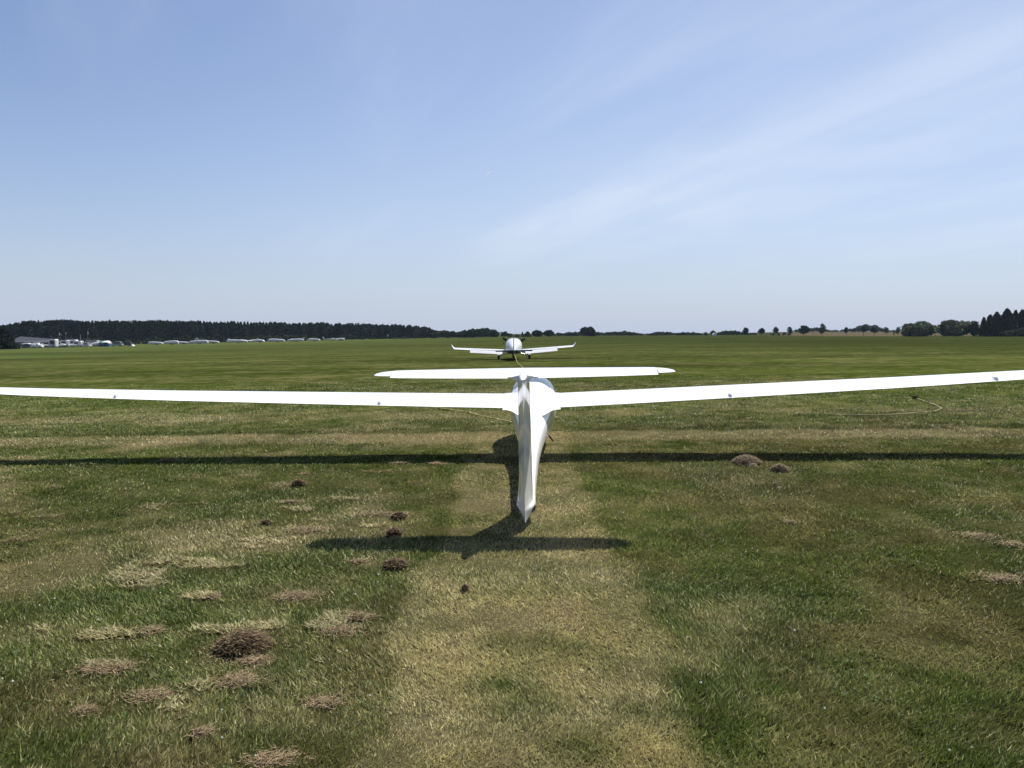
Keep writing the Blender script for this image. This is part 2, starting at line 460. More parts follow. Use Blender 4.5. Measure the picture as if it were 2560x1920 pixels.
# ------------------------------------------------------------------ materials
M = {}
M['gelcoat'] = principled('white_gelcoat', (.80, .80, .79), rough=.13, coat=.3, noise=.015, nscale=3)
M['gelcoat2'] = principled('white_paint', (.60, .60, .61), rough=.25, coat=.2, noise=.03, nscale=2)
M['rubber'] = principled('black_rubber', (.018, .018, .018), rough=.8, noise=.2, nscale=9)
M['black'] = principled('black_paint', (.012, .012, .014), rough=.35, noise=.1)
M['seam'] = principled('dark_seal', (.03, .04, .07), rough=.6, noise=.1)
M['metal'] = principled('brushed_metal', (.45, .46, .48), rough=.35, metallic=.9, noise=.1)
M['strut'] = principled('grey_strut', (.16, .17, .18), rough=.5, noise=.1)
M['blue'] = principled('blue_marking', (.03, .07, .32), rough=.3, noise=.08)
M['navy'] = principled('navy_marking', (.02, .035, .12), rough=.3, noise=.08)
M['pale_blue'] = principled('pale_blue_marking', (.28, .52, .75), rough=.3, noise=.08)
M['tape'] = principled('hinge_tape', (.70, .70, .71), rough=.3, noise=.03)
M['rope'] = principled('yellow_rope', (.46, .38, .13), rough=.8, noise=.25, nscale=60)
M['straw_rope'] = principled('faded_rope', (.24, .21, .10), rough=.85, noise=.25, nscale=60)
M['seat'] = principled('seat_cloth', (.06, .06, .07), rough=.9, noise=.15)
M['mud'] = principled('bark', (.07, .05, .035), rough=.9, noise=.3, nscale=4)
M['dark_glass'] = principled('dark_window', (.012, .015, .02), rough=.08, noise=.1)
M['roof_grey'] = principled('grey_roof_sheet', (.036, .038, .046), rough=.6, noise=.18, nscale=.3)
M['wall_grey'] = principled('hall_wall', (.06, .065, .065), rough=.8, noise=.15, nscale=.4)
M['tealtent'] = principled('teal_tent_cloth', (.02, .10, .12), rough=.7, noise=.15)
M['cargreen'] = principled('dark_green_paint', (.01, .035, .03), rough=.25, coat=.4, noise=.05)
M['cardark'] = principled('dark_grey_paint', (.03, .032, .04), rough=.25, coat=.4, noise=.05)
M['carsilver'] = principled('silver_paint', (.32, .33, .36), rough=.3, coat=.4, noise=.05)
M['canvas'] = principled('white_canvas', (.62, .62, .62), rough=.8, noise=.06)
M['flag'] = principled('white_flag_cloth', (.75, .75, .76), rough=.8, noise=.05)
M['greyflag'] = principled('grey_flag_cloth', (.28, .28, .32), rough=.8, noise=.1)
M['greenawn'] = principled('green_awning_cloth', (.11, .22, .16), rough=.8, noise=.1)
gl = bpy.data.materials.new('canopy_glass'); gl.use_nodes = True
t_ = gl.node_tree; t_.nodes.remove(t_.nodes['Principled BSDF'])
tr = N(t_, 'ShaderNodeBsdfTransparent'); tr.inputs['Color'].default_value = (.70, .82, .92, 1)
gs = N(t_, 'ShaderNodeBsdfGlossy'); gs.inputs['Roughness'].default_value = .03
df = N(t_, 'ShaderNodeBsdfDiffuse'); df.inputs['Color'].default_value = (.35, .50, .65, 1)
fr = N(t_, 'ShaderNodeFresnel'); fr.inputs['IOR'].default_value = 1.6
mxa = N(t_, 'ShaderNodeMixShader'); mxb = N(t_, 'ShaderNodeMixShader')
mxa.inputs[0].default_value = .22
t_.links.new(tr.outputs[0], mxa.inputs[1]); t_.links.new(df.outputs[0], mxa.inputs[2])
t_.links.new(fr.outputs[0], mxb.inputs[0]); t_.links.new(mxa.outputs[0], mxb.inputs[1]); t_.links.new(gs.outputs[0], mxb.inputs[2])
t_.links.new(mxb.outputs[0], t_.nodes['Material Output'].inputs['Surface'])
M['glass'] = gl

# ------------------------------------------------------------------ wing shapes
def foil(c0, c1, t=.15, camber=.02, n=14):
    """closed section between chord fractions c0..c1 (0 = leading edge): list of (c, h)"""
    def th(c): return 5 * t * (.2969 * math.sqrt(max(c, 0)) - .1260 * c - .3516 * c * c + .2843 * c ** 3 - .1036 * c ** 4)
    def cm(c): return camber * 4 * c * (1 - c)
    cs = [c0 + (c1 - c0) * (.5 - .5 * math.cos(PI * i / n)) if c0 == 0 else c0 + (c1 - c0) * i / n for i in range(n + 1)]
    up = [(c, cm(c) + th(c)) for c in cs]; lo = [(c, cm(c) - th(c)) for c in cs]
    return up[::-1] + (lo[1:] if c0 == 0 else lo)
def wing_section(x, yte, zte, chord, inc, c0, c1, t, camber=.02, flap=0.0, hinge=None, n=14, side=1):
    """point list; chord line runs forward and up from the trailing edge at angle inc"""
    pts = []
    ci, si = math.cos(inc), math.sin(inc)
    for c, h in foil(c0, c1, t, camber, n):
        a = (1 - c) * chord; b = h * chord
        if flap and hinge is not None:
            ah = (1 - hinge) * chord; da = a - ah
            cf, sf = math.cos(flap), math.sin(flap)
            a, b = ah + da * cf - b * sf * -1 * 0 + b * 0, b + da * sf
        pts.append((side * x, yte + a * ci - b * si, zte + a * si + b * ci))
    return pts

# ------------------------------------------------------------------ the glider in the foreground
GX, GY = .108, 6.60
G = empty('glider', (GX, GY, gzf(GX, GY)), (0, R(-.85), R(-2.25)))
tag(G, 'white T-tailed glider in the foreground seen from behind its tail', 'glider')

FS = [  # y, half width, z bottom, z top, exponent
    (.335, .085, .062, .186, .92), (.55, .081, .075, .222, .96), (.9, .081, .095, .275, 1.0), (1.5, .094, .125, .355, 1.0), (2.1, .108, .14, .40, 1.0),
    (2.7, .130, .15, .46, 1.0), (3.2, .160, .155, .53, 1.0), (3.6, .192, .155, .59, .98), (4.0, .226, .15, .665, .96), (4.4, .275, .135, .785, .94),
    (4.8, .318, .12, .885, .92), (5.15, .345, .105, .955, .90), (5.6, .355, .105, .985, .90), (6.0, .340, .12, .97, .92), (6.3, .300, .145, .90, .95),
    (6.55, .235, .18, .78, 1.0), (6.75, .17, .22, .67, 1.0), (6.9, .10, .27, .56, 1.0), (6.97, .03, .33, .46, 1.0)]
ys_ = np.array([s[0] for s in FS])
def fs_at(y):
    return [float(np.interp(y, ys_, [s[k] for s in FS])) for k in range(1, 5)]
def smooth_fs():
    ys = np.concatenate([np.linspace(.335, 6.2, 60), np.linspace(6.25, 6.97, 16)])
    raw = np.array([fs_at(y) for y in ys])
    k = np.array([.25, .5, .25])
    for _ in range(5):
        pad = np.pad(raw, ((1, 1), (0, 0)), mode='edge')
        raw[1:-1] = (pad[:-2] * .25 + pad[1:-1] * .5 + pad[2:] * .25)[1:-1]
    return ys, raw
FY, FR = smooth_fs()
NT = 48
def fs_pt(i, k, off=0.0):
    hw, zb, zt, e = FR[i]; a = 2 * PI * k / NT
    zc_ = zb + (zt - zb) * (.46 + .10 * min(1, max(0, (FY[i] - 3.8) / 1.2)))
    c, s = math.cos(a), math.sin(a)
    kk_ = 1.0 if s > 0 else 1 + .75 * min(1, max(0, (FY[i] - 3.6) / 1.4))
    x = (hw + off) * math.copysign(abs(c) ** (e * kk_), c)
    z = zc_ + ((zt - zc_ + off) if s > 0 else (zc_ - zb + off)) * math.copysign(abs(s) ** e, s)
    return (x, FY[i], z)
def is_canopy(i, k):
    y = FY[i]
    if y < 5.0 or y > 6.72: return False
    lim = 3.2 if y > 5.3 else 3.2 + (5.3 - y) * 10      # sill climbs at the back
    return lim <= (k + .5) % NT <= NT / 2 - lim
fm = MB(); cm_ = MB()
V = [fs_pt(i, k) for i in range(len(FY)) for k in range(NT)]
Ff, Fc = [], []
for i in range(len(FY) - 1):
    for k in range(NT):
        q = (i * NT + k, i * NT + (k + 1) % NT, (i + 1) * NT + (k + 1) % NT, (i + 1) * NT + k)
        (Fc if is_canopy(i, k) else Ff).append(q)
Ff.append(tuple(range(NT))[::-1]); Ff.append(tuple((len(FY) - 1) * NT + k for k in range(NT)))
fm.add(V, Ff)
def compact(V, F):
    used = sorted({i for f in F for i in f}); mp_ = {i: n for n, i in enumerate(used)}
    return [V[i] for i in used], [tuple(mp_[i] for i in f) for f in F]
v_, f_ = compact(V, Ff); fm = MB(); fm.add(v_, f_)
FUS = fm.build('fuselage', M['gelcoat'], G, smooth=50)
Vc = [fs_pt(i, k, .004) for i in range(len(FY)) for k in range(NT)]
v_, f_ = compact(Vc, Fc); cm_.add(v_, f_)
CAN = cm_.build('canopy', M['glass'], G, smooth=60)
# canopy frame: follows the opening's rim
fb = MB()
def rim_tube(keys, r):
    fb.tube([fs_pt(i, k, .003) for i, k in keys], r, 6)
ic = [i for i in range(len(FY)) if 5.0 <= FY[i] <= 6.75]
i53 = [i for i in ic if FY[i] > 5.3]
for kk in (3, NT // 2 - 3): rim_tube([(i, kk) for i in i53], .006)
fb.build('frame', M['seam'], CAN)
for s in (-1, 1):
    fb = MB()
    hw = fs_at(5.3)[0] - .01; z = .70
    fb.tube([(s * (hw + .004), 5.26, z - .02), (s * (hw + .006), 5.32, z), (s * (hw + .002), 5.36, z + .03)], [.014, .018, .012], 8)
    fb.build('hinge', M['black'], CAN)
sm = MB(); sm.box(-.17, .17, 5.5, 5.62, .25, .62, taper=.02); sm.box(-.17, .17, 5.6, 6.1, .2, .30, taper=.02)
sm.build('seat', M['seat'], G, smooth=30)
sm = MB(); sm.box(-.09, .09, 5.42, 5.49, .62, .76, taper=.015); sm.build('headrest', M['seat'], G)
sm = MB(); sm.box(-.14, .14, 6.38, 6.46, .38, .66, taper=.03); sm.build('instrument_panel', M['black'], G)

# wings -----------------------------------------------------------------
WS = [(.36, 3.885, .652, .865), (1.2, 3.90, .676, .835), (3.0, 3.95, .735, .755), (4.9, 4.02, .800, .645), (6.7, 4.10, .878, .505), (8.2, 4.22, .955, .365),
      (8.75, 4.30, .995, .27), (8.95, 4.38, 1.015, .17), (9.0, 4.45, 1.02, .08)]
WX = np.array([s[0] for s in WS])
def ws_at(x): return [float(np.interp(x, WX, [s[k] for s in WS])) for k in (1, 2, 3)]
HINGE = .84
INC = R(5.6)
def ws_base(x): return [float(np.interp(x, WX, [s_[k] for s_ in WS])) for k in (1, 2, 3)]
for s in (-1, 1):
    def ws_at(x, s=s):
        a, b, c = ws_base(x); k = max(0, x - .37) / 6.3
        return [a, b + (.072 * k if s > 0 else -.008 * k), c * (1 - (.07 * k if s < 0 else 0))]
    w = MB(); secs = []
    xs = [.365, .6, 1.2, 2, 3, 4, 4.9, 5.8, 6.7, 7.5, 8.2]
    for x in xs:
        yt, zt, ch = ws_at(x); secs.append(wing_section(x, yt, zt, ch, INC, 0, HINGE, .148, side=s))
    w.loft(secs)
    secs = []
    for x in (8.2, 8.5, 8.75, 8.88, 8.95, 9.0):
        yt, zt, ch = ws_at(x); secs.append(wing_section(x + .001, yt, zt, ch, INC, 0, 1, .13, side=s))
    w.loft(secs)
    W = w.build('wing', M['gelcoat'], G, smooth=40)
    for nm, x0, x1 in (('flap', .372, 4.2), ('aileron', 4.206, 8.19)):
        f = MB(); secs = []
        for q in range(9):
            x = x0 + (x1 - x0) * q / 8; yt, zt, ch = ws_at(x)
            secs.append(wing_section(x, yt, zt, ch, INC, HINGE + .004, 1.0, .148, side=s, flap=R(-2), hinge=HINGE, n=6))
        f.loft(secs); f.build(nm, M['gelcoat'], W, smooth=40)
    # hinge tape
    f = MB(); secs = []
    for q in range(18):
        x = .372 + (8.19 - .372) * q / 17; yt, zt, ch = ws_at(x)
        a = (1 - HINGE) * ch; hh = [h for c, h in foil(HINGE - .0, HINGE + .1, .148, .02, 4)][4] * ch
        secs.append([(s * x, yt + (a + d) * math.cos(INC), zt + (a + d) * math.sin(INC) + hh + dz) for d, dz in ((-.016, .0008), (.016, .0034), (.016, -.004), (-.016, -.006))])
    f.loft(secs); f.build('hinge_tape', M['tape'], W, smooth=0)
    # actuator fairings: small teardrop blisters over the hinge line
    for x in ((1.98, 5.55) if s < 0 else (2.55, 5.95)):
        f = MB(); secs = []; yt, zt, ch = ws_at(x)
        for q in range(13):
            u_ = q / 12; yy = yt + .012 + .20 * u_
            pk = (u_ / .16) ** .5 if u_ < .16 else math.cos((u_ - .16) / .84 * PI / 2) ** .8
            rw = .030 * pk + .0008; hh_ = .058 * pk + .004
            base = zt + (yy - yt) * math.sin(INC) + (.045 * min(1, (yy - yt) / (.45 * ch))) * ch
            secs.append([(s * x + rw * math.cos(PI * j / 8), yy, base - .010 + hh_ * math.sin(PI * j / 8)) for j in range(9)])
        f.loft(secs); f.build('actuator_fairing', M['gelcoat'], W, smooth=60)
# wing root fillets, part of the fuselage shell
ws_at = ws_base
for s in (-1, 1):
    f = MB(); secs = []
    for x, dy, dz, dc, t in ((.05, -.16, -.10, .36, .185), (.15, -.14, -.085, .31, .18), (.20, -.115, -.062, .25, .176), (.235, -.092, -.042, .19, .170), (.27, -.072, -.028, .135, .163), (.31, -.060, -.020, .095, .155), (.34, -.056, -.018, .078, .152), (.370, -.055, -.017, .072, .150)):
        yt, zt, ch = ws_at(.37)
        secs.append(wing_section(x, yt + dy, zt + dz, ch + dc, INC + R(.6), 0, 1, t, side=s, n=20))
    f.loft(secs, cap0=False)
    f.build('wing_root_fairing', M['gelcoat'], G, smooth=50)

# tail -------------------------------------------------------------------
def te_y(z): return .02 - .25 * max(0, (z - .07)) / 1.15
f = MB(); secs = []
for z, hw, ych in ((.055, .010, .14), (.08, .036, .24), (.105, .053, .29), (.128, .066, .31), (.142, .0755, .316), (.156, .078, .318), (.168, .072, .318),
                   (.180, .060, .318), (.195, .052, .317), (.25, .051, .312), (.6, .049, .23), (.9, .046, .16), (1.10, .044, .115), (1.20, .043, .095), (1.232, .042, .09)):
    ty = te_y(z); hy = ych
    sec = [(0, ty, z)]
    for q in (.12, .3, .5, .7, .88, 1.0):
        ww = hw * (1 - (1 - q) ** 1.35) if z > .20 else hw * math.sin(q * PI / 2) ** 1.1
        sec.append((ww, ty + (hy - ty) * q, z))
    sec.append((0, hy - .004, z))
    sec += [(-p[0], p[1], p[2]) for p in sec[1:-1][::-1]]
    secs.append(sec)
f.loft(secs); RUD = f.build('rudder', M['gelcoat'], G, smooth=38)
f = MB()   # dark gap between boom and rudder
secs = []
for yy in (.317, .337):
    secs.append([(.0835 * math.cos(a), yy, .124 + (.058 if math.sin(a) < 0 else .0605) * math.sin(a)) for a in [2 * PI * k / 28 for k in range(28)]])
f.loft(secs); f.build('rudder_seal', M['seam'], RUD)
f = MB(); secs = []
for z, hw, yh, yl in ((.165, .060, .338, 1.15), (.22, .057, .327, 1.06), (.30, .055, .322, .99), (.45, .0535, .28, .86), (.7, .051, .22, .72), (.95, .048, .16, .60), (1.15, .046, .11, .52), (1.235, .045, .10, .50)):
    sec = []
    for q in range(0, 9):
        u_ = q / 8; sec.append((hw * (1 - u_ ** 2.2) ** .7 * (1.0 + .12 * math.sin(PI * u_)), yh + (yl - yh) * u_, z))
    sec += [(-p[0], p[1], p[2]) for p in sec[:-1][::-1]]
    secs.append(sec)
f.loft(secs); f.build('fin', M['gelcoat'], G, smooth=45)
# tailplane
TS = [(0.0, .005, 1.262, .50), (.35, .015, 1.264, .465), (.7, .035, 1.266, .42), (1.02, .06, 1.269, .37), (1.10, .070, 1.270, .345), (1.16, .085, 1.271, .300), (1.21, .115, 1.272, .225), (1.24, .15, 1.273, .14), (1.25, .185, 1.273, .06)]
TX = np.array([s[0] for s in TS])
def ts_at(x): return [float(np.interp(x, TX, [s[k] for s in TS])) for k in (1, 2, 3)]
TH = .66
TI = R(3.0)
f = MB()
f.loft([wing_section(abs(x), *ts_at(abs(x)), TI, 0, TH, .115, .0, side=(1 if x >= 0 else -1)) for x in (-1.10, -1.02, -.7, -.35, -.1, 0, .1, .35, .7, 1.02, 1.10)])
for s in (-1, 1):
    f.loft([wing_section(x, *ts_at(x), TI, 0, 1, .105, .0, side=s) for x in (1.101, 1.16, 1.21, 1.24, 1.25)])
f.build('stabilizer', M['gelcoat'], G, smooth=40)
f = MB()
f.loft([wing_section(abs(x), *ts_at(abs(x)), TI, TH + .003, 1, .115, .0, side=(1 if x >= 0 else -1), flap=R(7), hinge=TH, n=6) for x in (-1.095, -1.02, -.7, -.35, -.1, 0, .1, .35, .7, 1.02, 1.095)])
f.build('elevator', M['gelcoat'], G, smooth=40)
f = MB(); secs = []
for u_ in np.linspace(0, 1, 12):
    yy = -.235 + .55 * u_; rr = .030 * math.sin(PI * (u_ * .62 + .001)) ** .5 + .001
    secs.append([(rr * 1.35 * math.cos(a), yy, 1.238 + .03 * u_ + rr * 1.15 * math.sin(a)) for a in [2 * PI * k / 16 for k in range(16)]])
f.loft(secs); f.build('tail_fairing', M['gelcoat'], G, smooth=60)
for s in (-1, 1):       # fillets where fin meets tailplane
    f = MB(); secs = []
    for yy, k in ((-.02, .5), (.06, .9), (.16, 1), (.3, .9), (.42, .4)):
        secs.append([(s * .03, yy, 1.19), (s * (.045 + .012 * k), yy, 1.215), (s * (.06 + .03 * k), yy, 1.238), (s * (.085 + .055 * k), yy, 1.252 + .02 * (yy)), (s * .02, yy, 1.27)])
    f.loft(secs); f.build('fillet', M['gelcoat'], G, smooth=60)
# wheels, gear doors
f = MB(); f.disc((0, .62, .095), (1, 0, 0), .095, .06); f.build('tail_wheel', M['rubber'], G)
f = MB(); f.disc((0, 4.95, .17), (1, 0, 0), .17, .12, n=28); W_ = f.build('main_wheel', M['rubber'], G)
f = MB(); f.disc((0, 4.95, .17), (1, 0, 0), .08, .13, n=20); f.build('rim', M['metal'], W_)
for s in (-1, 1):
    f = MB(); secs = []
    for u_ in (0, .5, 1):
        yy = 4.62 + .62 * u_
        secs.append([(s * (.10 + .03 * q), yy, .175 - .10 * q - .02 * q * q) for q in (0, .5, 1)] + [(s * (.10 + .03 * q) + s * .008, yy, .18 - .10 * q - .02 * q * q) for q in (1, .5, 0)])
    f.loft(secs); f.build('gear_door', M['gelcoat'], G)
# small black T-shaped handle proud of the fuselage side, behind the wing
f = MB()
f.tube([(.17, 3.52, .335), (.235, 3.52, .315)], .007, 8)
f.tube([(.208, 3.50, .352), (.262, 3.545, .275)], .010, 8)
f.build('side_handle', M['black'], G)

# ------------------------------------------------------------------ tow plane
TXo, TYo = .14, 55.6
T = empty('tow_plane', (TXo, TYo, gzf(TXo, TYo)), (0, R(-1.25), 0))
tag(T, 'small white low-wing propeller plane with upturned wingtips ahead of the glider', 'airplane')
TF = [(-3.45, .03, .60, .70), (-3.2, .07, .58, .77), (-2.6, .15, .53, .87), (-1.9, .27, .48, 1.0), (-1.2, .42, .43, 1.20), (-.5, .53, .39, 1.37), (.1, .56, .37, 1.44), (.7, .56, .37, 1.41),
      (1.2, .54, .38, 1.22), (1.6, .50, .40, 1.12), (2.2, .44, .44, 1.16), (2.7, .34, .56, 1.12), (2.9, .2, .72, 1.05)]
tfy = np.array([s[0] for s in TF])
def tf_sec(y, off=0):
    hw, zb, zt = [float(np.interp(y, tfy, [s[k] for s in TF])) for k in (1, 2, 3)]
    zc_ = zb + (zt - zb) * .42; o_ = []
    for k in range(32):
        a = 2 * PI * k / 32; c, s = math.cos(a), math.sin(a); e = .78 if s > 0 else .55
        o_.append(((hw + off) * math.copysign(abs(c) ** (e if s < 0 else .8), c), y, zc_ + ((zt - zc_) if s > 0 else (zc_ - zb)) * math.copysign(abs(s) ** e, s) + off * s))
    return o_
f = MB(); f.loft([tf_sec(y) for y in np.linspace(-3.45, 2.9, 34)]); f.build('fuselage', M['gelcoat2'], T, smooth=50)
# canopy glass over the front of the cabin
f = MB(); secs = []
for y in np.linspace(-.1, 1.5, 9):
    full = tf_sec(y, .012); secs.append([full[k] for k in range(2, 15)])
f.loft(secs, False, False, closed=False); f.build('canopy', M['dark_glass'], T, smooth=60)
# coloured band low on both sides
for s in (-1, 1):
    for nm, mat, y0, y1, k0, k1 in (('blue_stripe', 'navy' if s < 0 else 'blue', -2.6, -.75, 26, 29), ('pale_stripe', 'pale_blue', -.75, .3, 26, 29)):
        f = MB(); secs = []
        for y in np.linspace(y0, y1, 8):
            full = tf_sec(y, .008)
            ks = range(k0, k1 + 3) if s > 0 else [(16 - k) % 32 for k in range(k0, k1 + 3)]
            secs.append([full[k % 32] for k in ks])
        f.loft(secs, False, False, closed=False); f.build(nm, M[mat], T, smooth=60)
f = MB(); secs = []
for y in np.linspace(-3.3, -.2, 10):
    full = tf_sec(y, .012); secs.append([full[k] for k in range(20, 29)])
f.loft(secs, False, False, closed=False); f.build('belly_panel', M['black'], T, smooth=60)
for s in (-1, 1):
    w = MB()
    X_ = [(.45, -.10, .50, 1.35), (1.5, -.02, .575, 1.22), (3.0, .12, .68, 1.02), (4.02, .22, .755, .85)]
    def wx(x): return [float(np.interp(x, [q[0] for q in X_], [q[k] for q in X_])) for k in (1, 2, 3)]
    w.loft([wing_section(x, *wx(x), R(2), 0, .78, .13, side=s) for x in (.45, 1.5, 3.0)])
    w.loft([wing_section(x, *wx(x), R(2), 0, 1, .13, side=s) for x in (3.002, 4.02)])
    W2 = w.build('wing', M['gelcoat2'], T, smooth=40)
    f = MB(); secs = []
    for x in (.78, 1.6, 2.98):
        yt, zt, ch = wx(x)
        a0 = .25 * ch
        secs.append([(s * x, yt + a0, zt + .045), (s * x, yt + a0 - .02, zt - .02), (s * x, yt - .07, zt - .190), (s * x, yt - .075, zt - .175), (s * x, yt + a0 - .03, zt + .05)])
    f.loft(secs); f.build('flap', M['gelcoat2'], W2, smooth=30)
    f = MB()
    f.loft([wing_section(4.021, *wx(4.02), R(2), 0, 1, .12, side=s), wing_section(4.10, .26, .80, .78, R(2), 0, 1, .11, side=s),
            wing_section(4.17, .20, .92, .55, R(2), 0, 1, .09, side=s), wing_section(4.22, .10, 1.06, .32, R(2), 0, 1, .08, side=s)])
    f.build('winglet', M['gelcoat2'], W2, smooth=40)
f = MB(); f.loft([wing_section(abs(x), -3.42 + .08 * abs(x), .645, .75 - .2 * abs(x) / 1.2, 0, 0, 1, .07, 0, side=(1 if x >= 0 else -1)) for x in (-1.16, -.6, 0, .6, 1.16)])
HT = f.build('tailplane', M['gelcoat2'], T, smooth=40)
f = MB()
for s in (-1, 1):
    f.loft([[(s * x, -3.47 + .08 * x, .590), (s * x, -3.27 + .08 * x, .632), (s * x, -3.27 + .08 * x, .682), (s * x, -3.44 + .08 * x, .668)] for x in (.03, 1.17)])
f.build('elevator', M['black'], HT, smooth=0)  # black colour stands in for the shaded rear face of the lowered elevator
f = MB(); secs = []
for z, y0, c in ((.60, -3.5, 1.1), (1.0, -3.55, .85), (1.4, -3.62, .62), (1.66, -3.66, .46)):
    secs.append([(h * c, y0 + (1 - q) * c, z) for q, h in foil(0, 1, .075, 0, 10)])
f.loft(secs); f.build('fin', M['strut'], T, smooth=40)
for s in (-1, 1):
    f = MB(); f.tube([(s * .42, .0, .42), (s * .75, -.05, .30), (s * .98, -.08, .20)], [.035, .03, .028], 8); f.build('landing_gear_leg', M['metal'], T)
    f = MB(); f.disc((s * 1.04, -.08, .19), (1, 0, 0), .19, .15, n=22); W3 = f.build('wheel', M['rubber'], T)
    f = MB(); f.disc((s * 1.04, -.08, .19), (1, 0, 0), .08, .17, n=14); f.build('rim', M['metal'], W3)
    f = MB(); secs = []
    for a in np.linspace(.45, 2.7, 9):
        secs.append([(s * 1.04 + dx, -.08 + .225 * math.cos(a) * rr, .19 + .225 * math.sin(a) * rr) for dx, rr in ((-.10, 1), (.10, 1), (.10, 1.12), (-.10, 1.12))])
    f.loft(secs); f.build('mudguard', M['gelcoat2'], T)
f = MB(); f.tube([(0, 1.9, .5), (0, 2.0, .18)], .035, 8); f.build('landing_gear_leg', M['metal'], T)
f = MB(); f.disc((0, 2.0, .17), (1, 0, 0), .17, .12, n=22); f.build('wheel', M['rubber'], T)
f = MB(); f.tube([(0, -3.1, .56), (0, -3.28, .42)], .03, 8); f.tube([(0, -3.28, .42), (.0, -3.5, .40)], .02, 8); f.build('tow_hook', M['metal'], T)
f = MB(); f.tube([(0, 2.88, .93), (0, 3.0, .93), (0, 3.12, .93), (0, 3.2, .93)], [.15, .14, .09, .01], 16); f.build('spinner', M['gelcoat2'], T)
for k in range(3):
    a = R(27 + 120 * k); f = MB(); secs = []
    for q in np.linspace(.12, .92, 7):
        wd = .055 + .045 * math.sin(PI * min(1, q)) ; tw = R(55 - 40 * q)
        cx, cz_ = q * math.cos(a), .93 + q * math.sin(a)
        tx_, tz_ = -math.sin(a), math.cos(a)
        secs.append([(cx + tx_ * wd * math.cos(tw) * c, 2.98 + wd * math.sin(tw) * c + .012 * d, cz_ + tz_ * wd * math.cos(tw) * c) for c, d in ((-1, 0), (0, -1), (1, 0), (0, 1))])
    f.loft(secs); f.build('propeller_blade', M['black'], T)
f = MB(); f.tube([(-.54, .9, 1.1), (-.66, .92, 1.08)], .012, 6); f.disc((-.70, .92, 1.06), (0, 1, 0), .055, .03, 14); f.build('mirror', M['black'], T)

# ------------------------------------------------------------------ ropes
def spline(pts, m=8):
    P = [Vector(p) for p in pts]; o_ = []
    for i in range(len(P) - 1):
        p0, p1, p2, p3 = P[max(i - 1, 0)], P[i], P[i + 1], P[min(i + 2, len(P) - 1)]
        for q in range(m):
            t = q / m
            o_.append(.5 * ((2 * p1) + (p2 - p0) * t + (2 * p0 - 5 * p1 + 4 * p2 - p3) * t * t + (3 * p1 - p0 - 3 * p2 + p3) * t ** 3))
    return o_ + [P[-1]]
rnd = random.Random(5)
def pix_ground(px, py):
    a = (px - 1280) / 2050; b = (960 - py) / 2050
    d = Vector((a, math.cos(PITCH) + b * math.sin(PITCH), -math.sin(PITCH) + b * math.cos(PITCH)))
    k = CAM_H / -d.z
    for _ in range(6):
        z = gzf(d.x * k, d.y * k); k = (CAM_H - z) / -d.z
    return d.x * k, d.y * k
def ground_rope(name, xy, r, mat, label, lead=None, tail=None, lift=.02):
    pts = []
    for x, y in xy: pts.append((x, y, 0))
    sp = spline(pts, 10)
    out_ = []
    for p in sp:
        out_.append((p.x + rnd.uniform(-.006, .006), p.y, gzf(p.x, p.y) + lift + rnd.uniform(-.004, .006)))
    if lead: out_ = lead + out_
    if tail: out_ = out_ + tail
    f = MB(); f.tube(out_, r, 6)
    o = f.build(name, M[mat], None, smooth=60)
    tag(o, label, 'rope'); return o
hk = Vector((TXo, TYo - 3.5, gzf(TXo, TYo) + .40))
ground_rope('tow_rope', [(.34, 13.45), (.12, 13.9), (.02, 14.6), (-.28, 15.25), (-.62, 15.9), (-.95, 16.8), (-1.45, 17.5), (-1.9, 18.4), (-1.6, 19.6), (-.3, 20.8), (.45, 22.5), (.6, 28), (.55, 36), (.46, 42), (.34, 46)],
            .010, 'rope', 'long yellow tow rope running from the glider towards the propeller plane',
            lead=[(.36, 13.35, .30), (.36, 13.42, .12)],
            tail=[(.28, 48.5, hk.z - .30), (.22, 50.5, hk.z - .13), tuple(hk)])
RPX = [(2240, 997), (2262, 998), (2288, 998), (2320, 1008), (2350, 1020), (2345, 1028), (2300, 1034), (2190, 1040), (2100, 1040), (2060, 1037)]
RPG = [pix_ground(*q) for q in RPX]
RPE = ground_rope('loose_rope', RPG, .010, 'straw_rope', 'loose pale rope end curving across the grass below the right wing')
KX, KY = RPG[2]
kn = MB()
for q in range(5):
    a = q * 1.3; kn.tube([(KX + .05 * math.cos(a + j), KY + .05 * math.sin(a + j), gzf(KX, KY) + .045 + .03 * math.sin(2 * j + a)) for j in np.linspace(0, 5, 9)], .014, 6)
kn.build('knot', M['mud'], RPE)

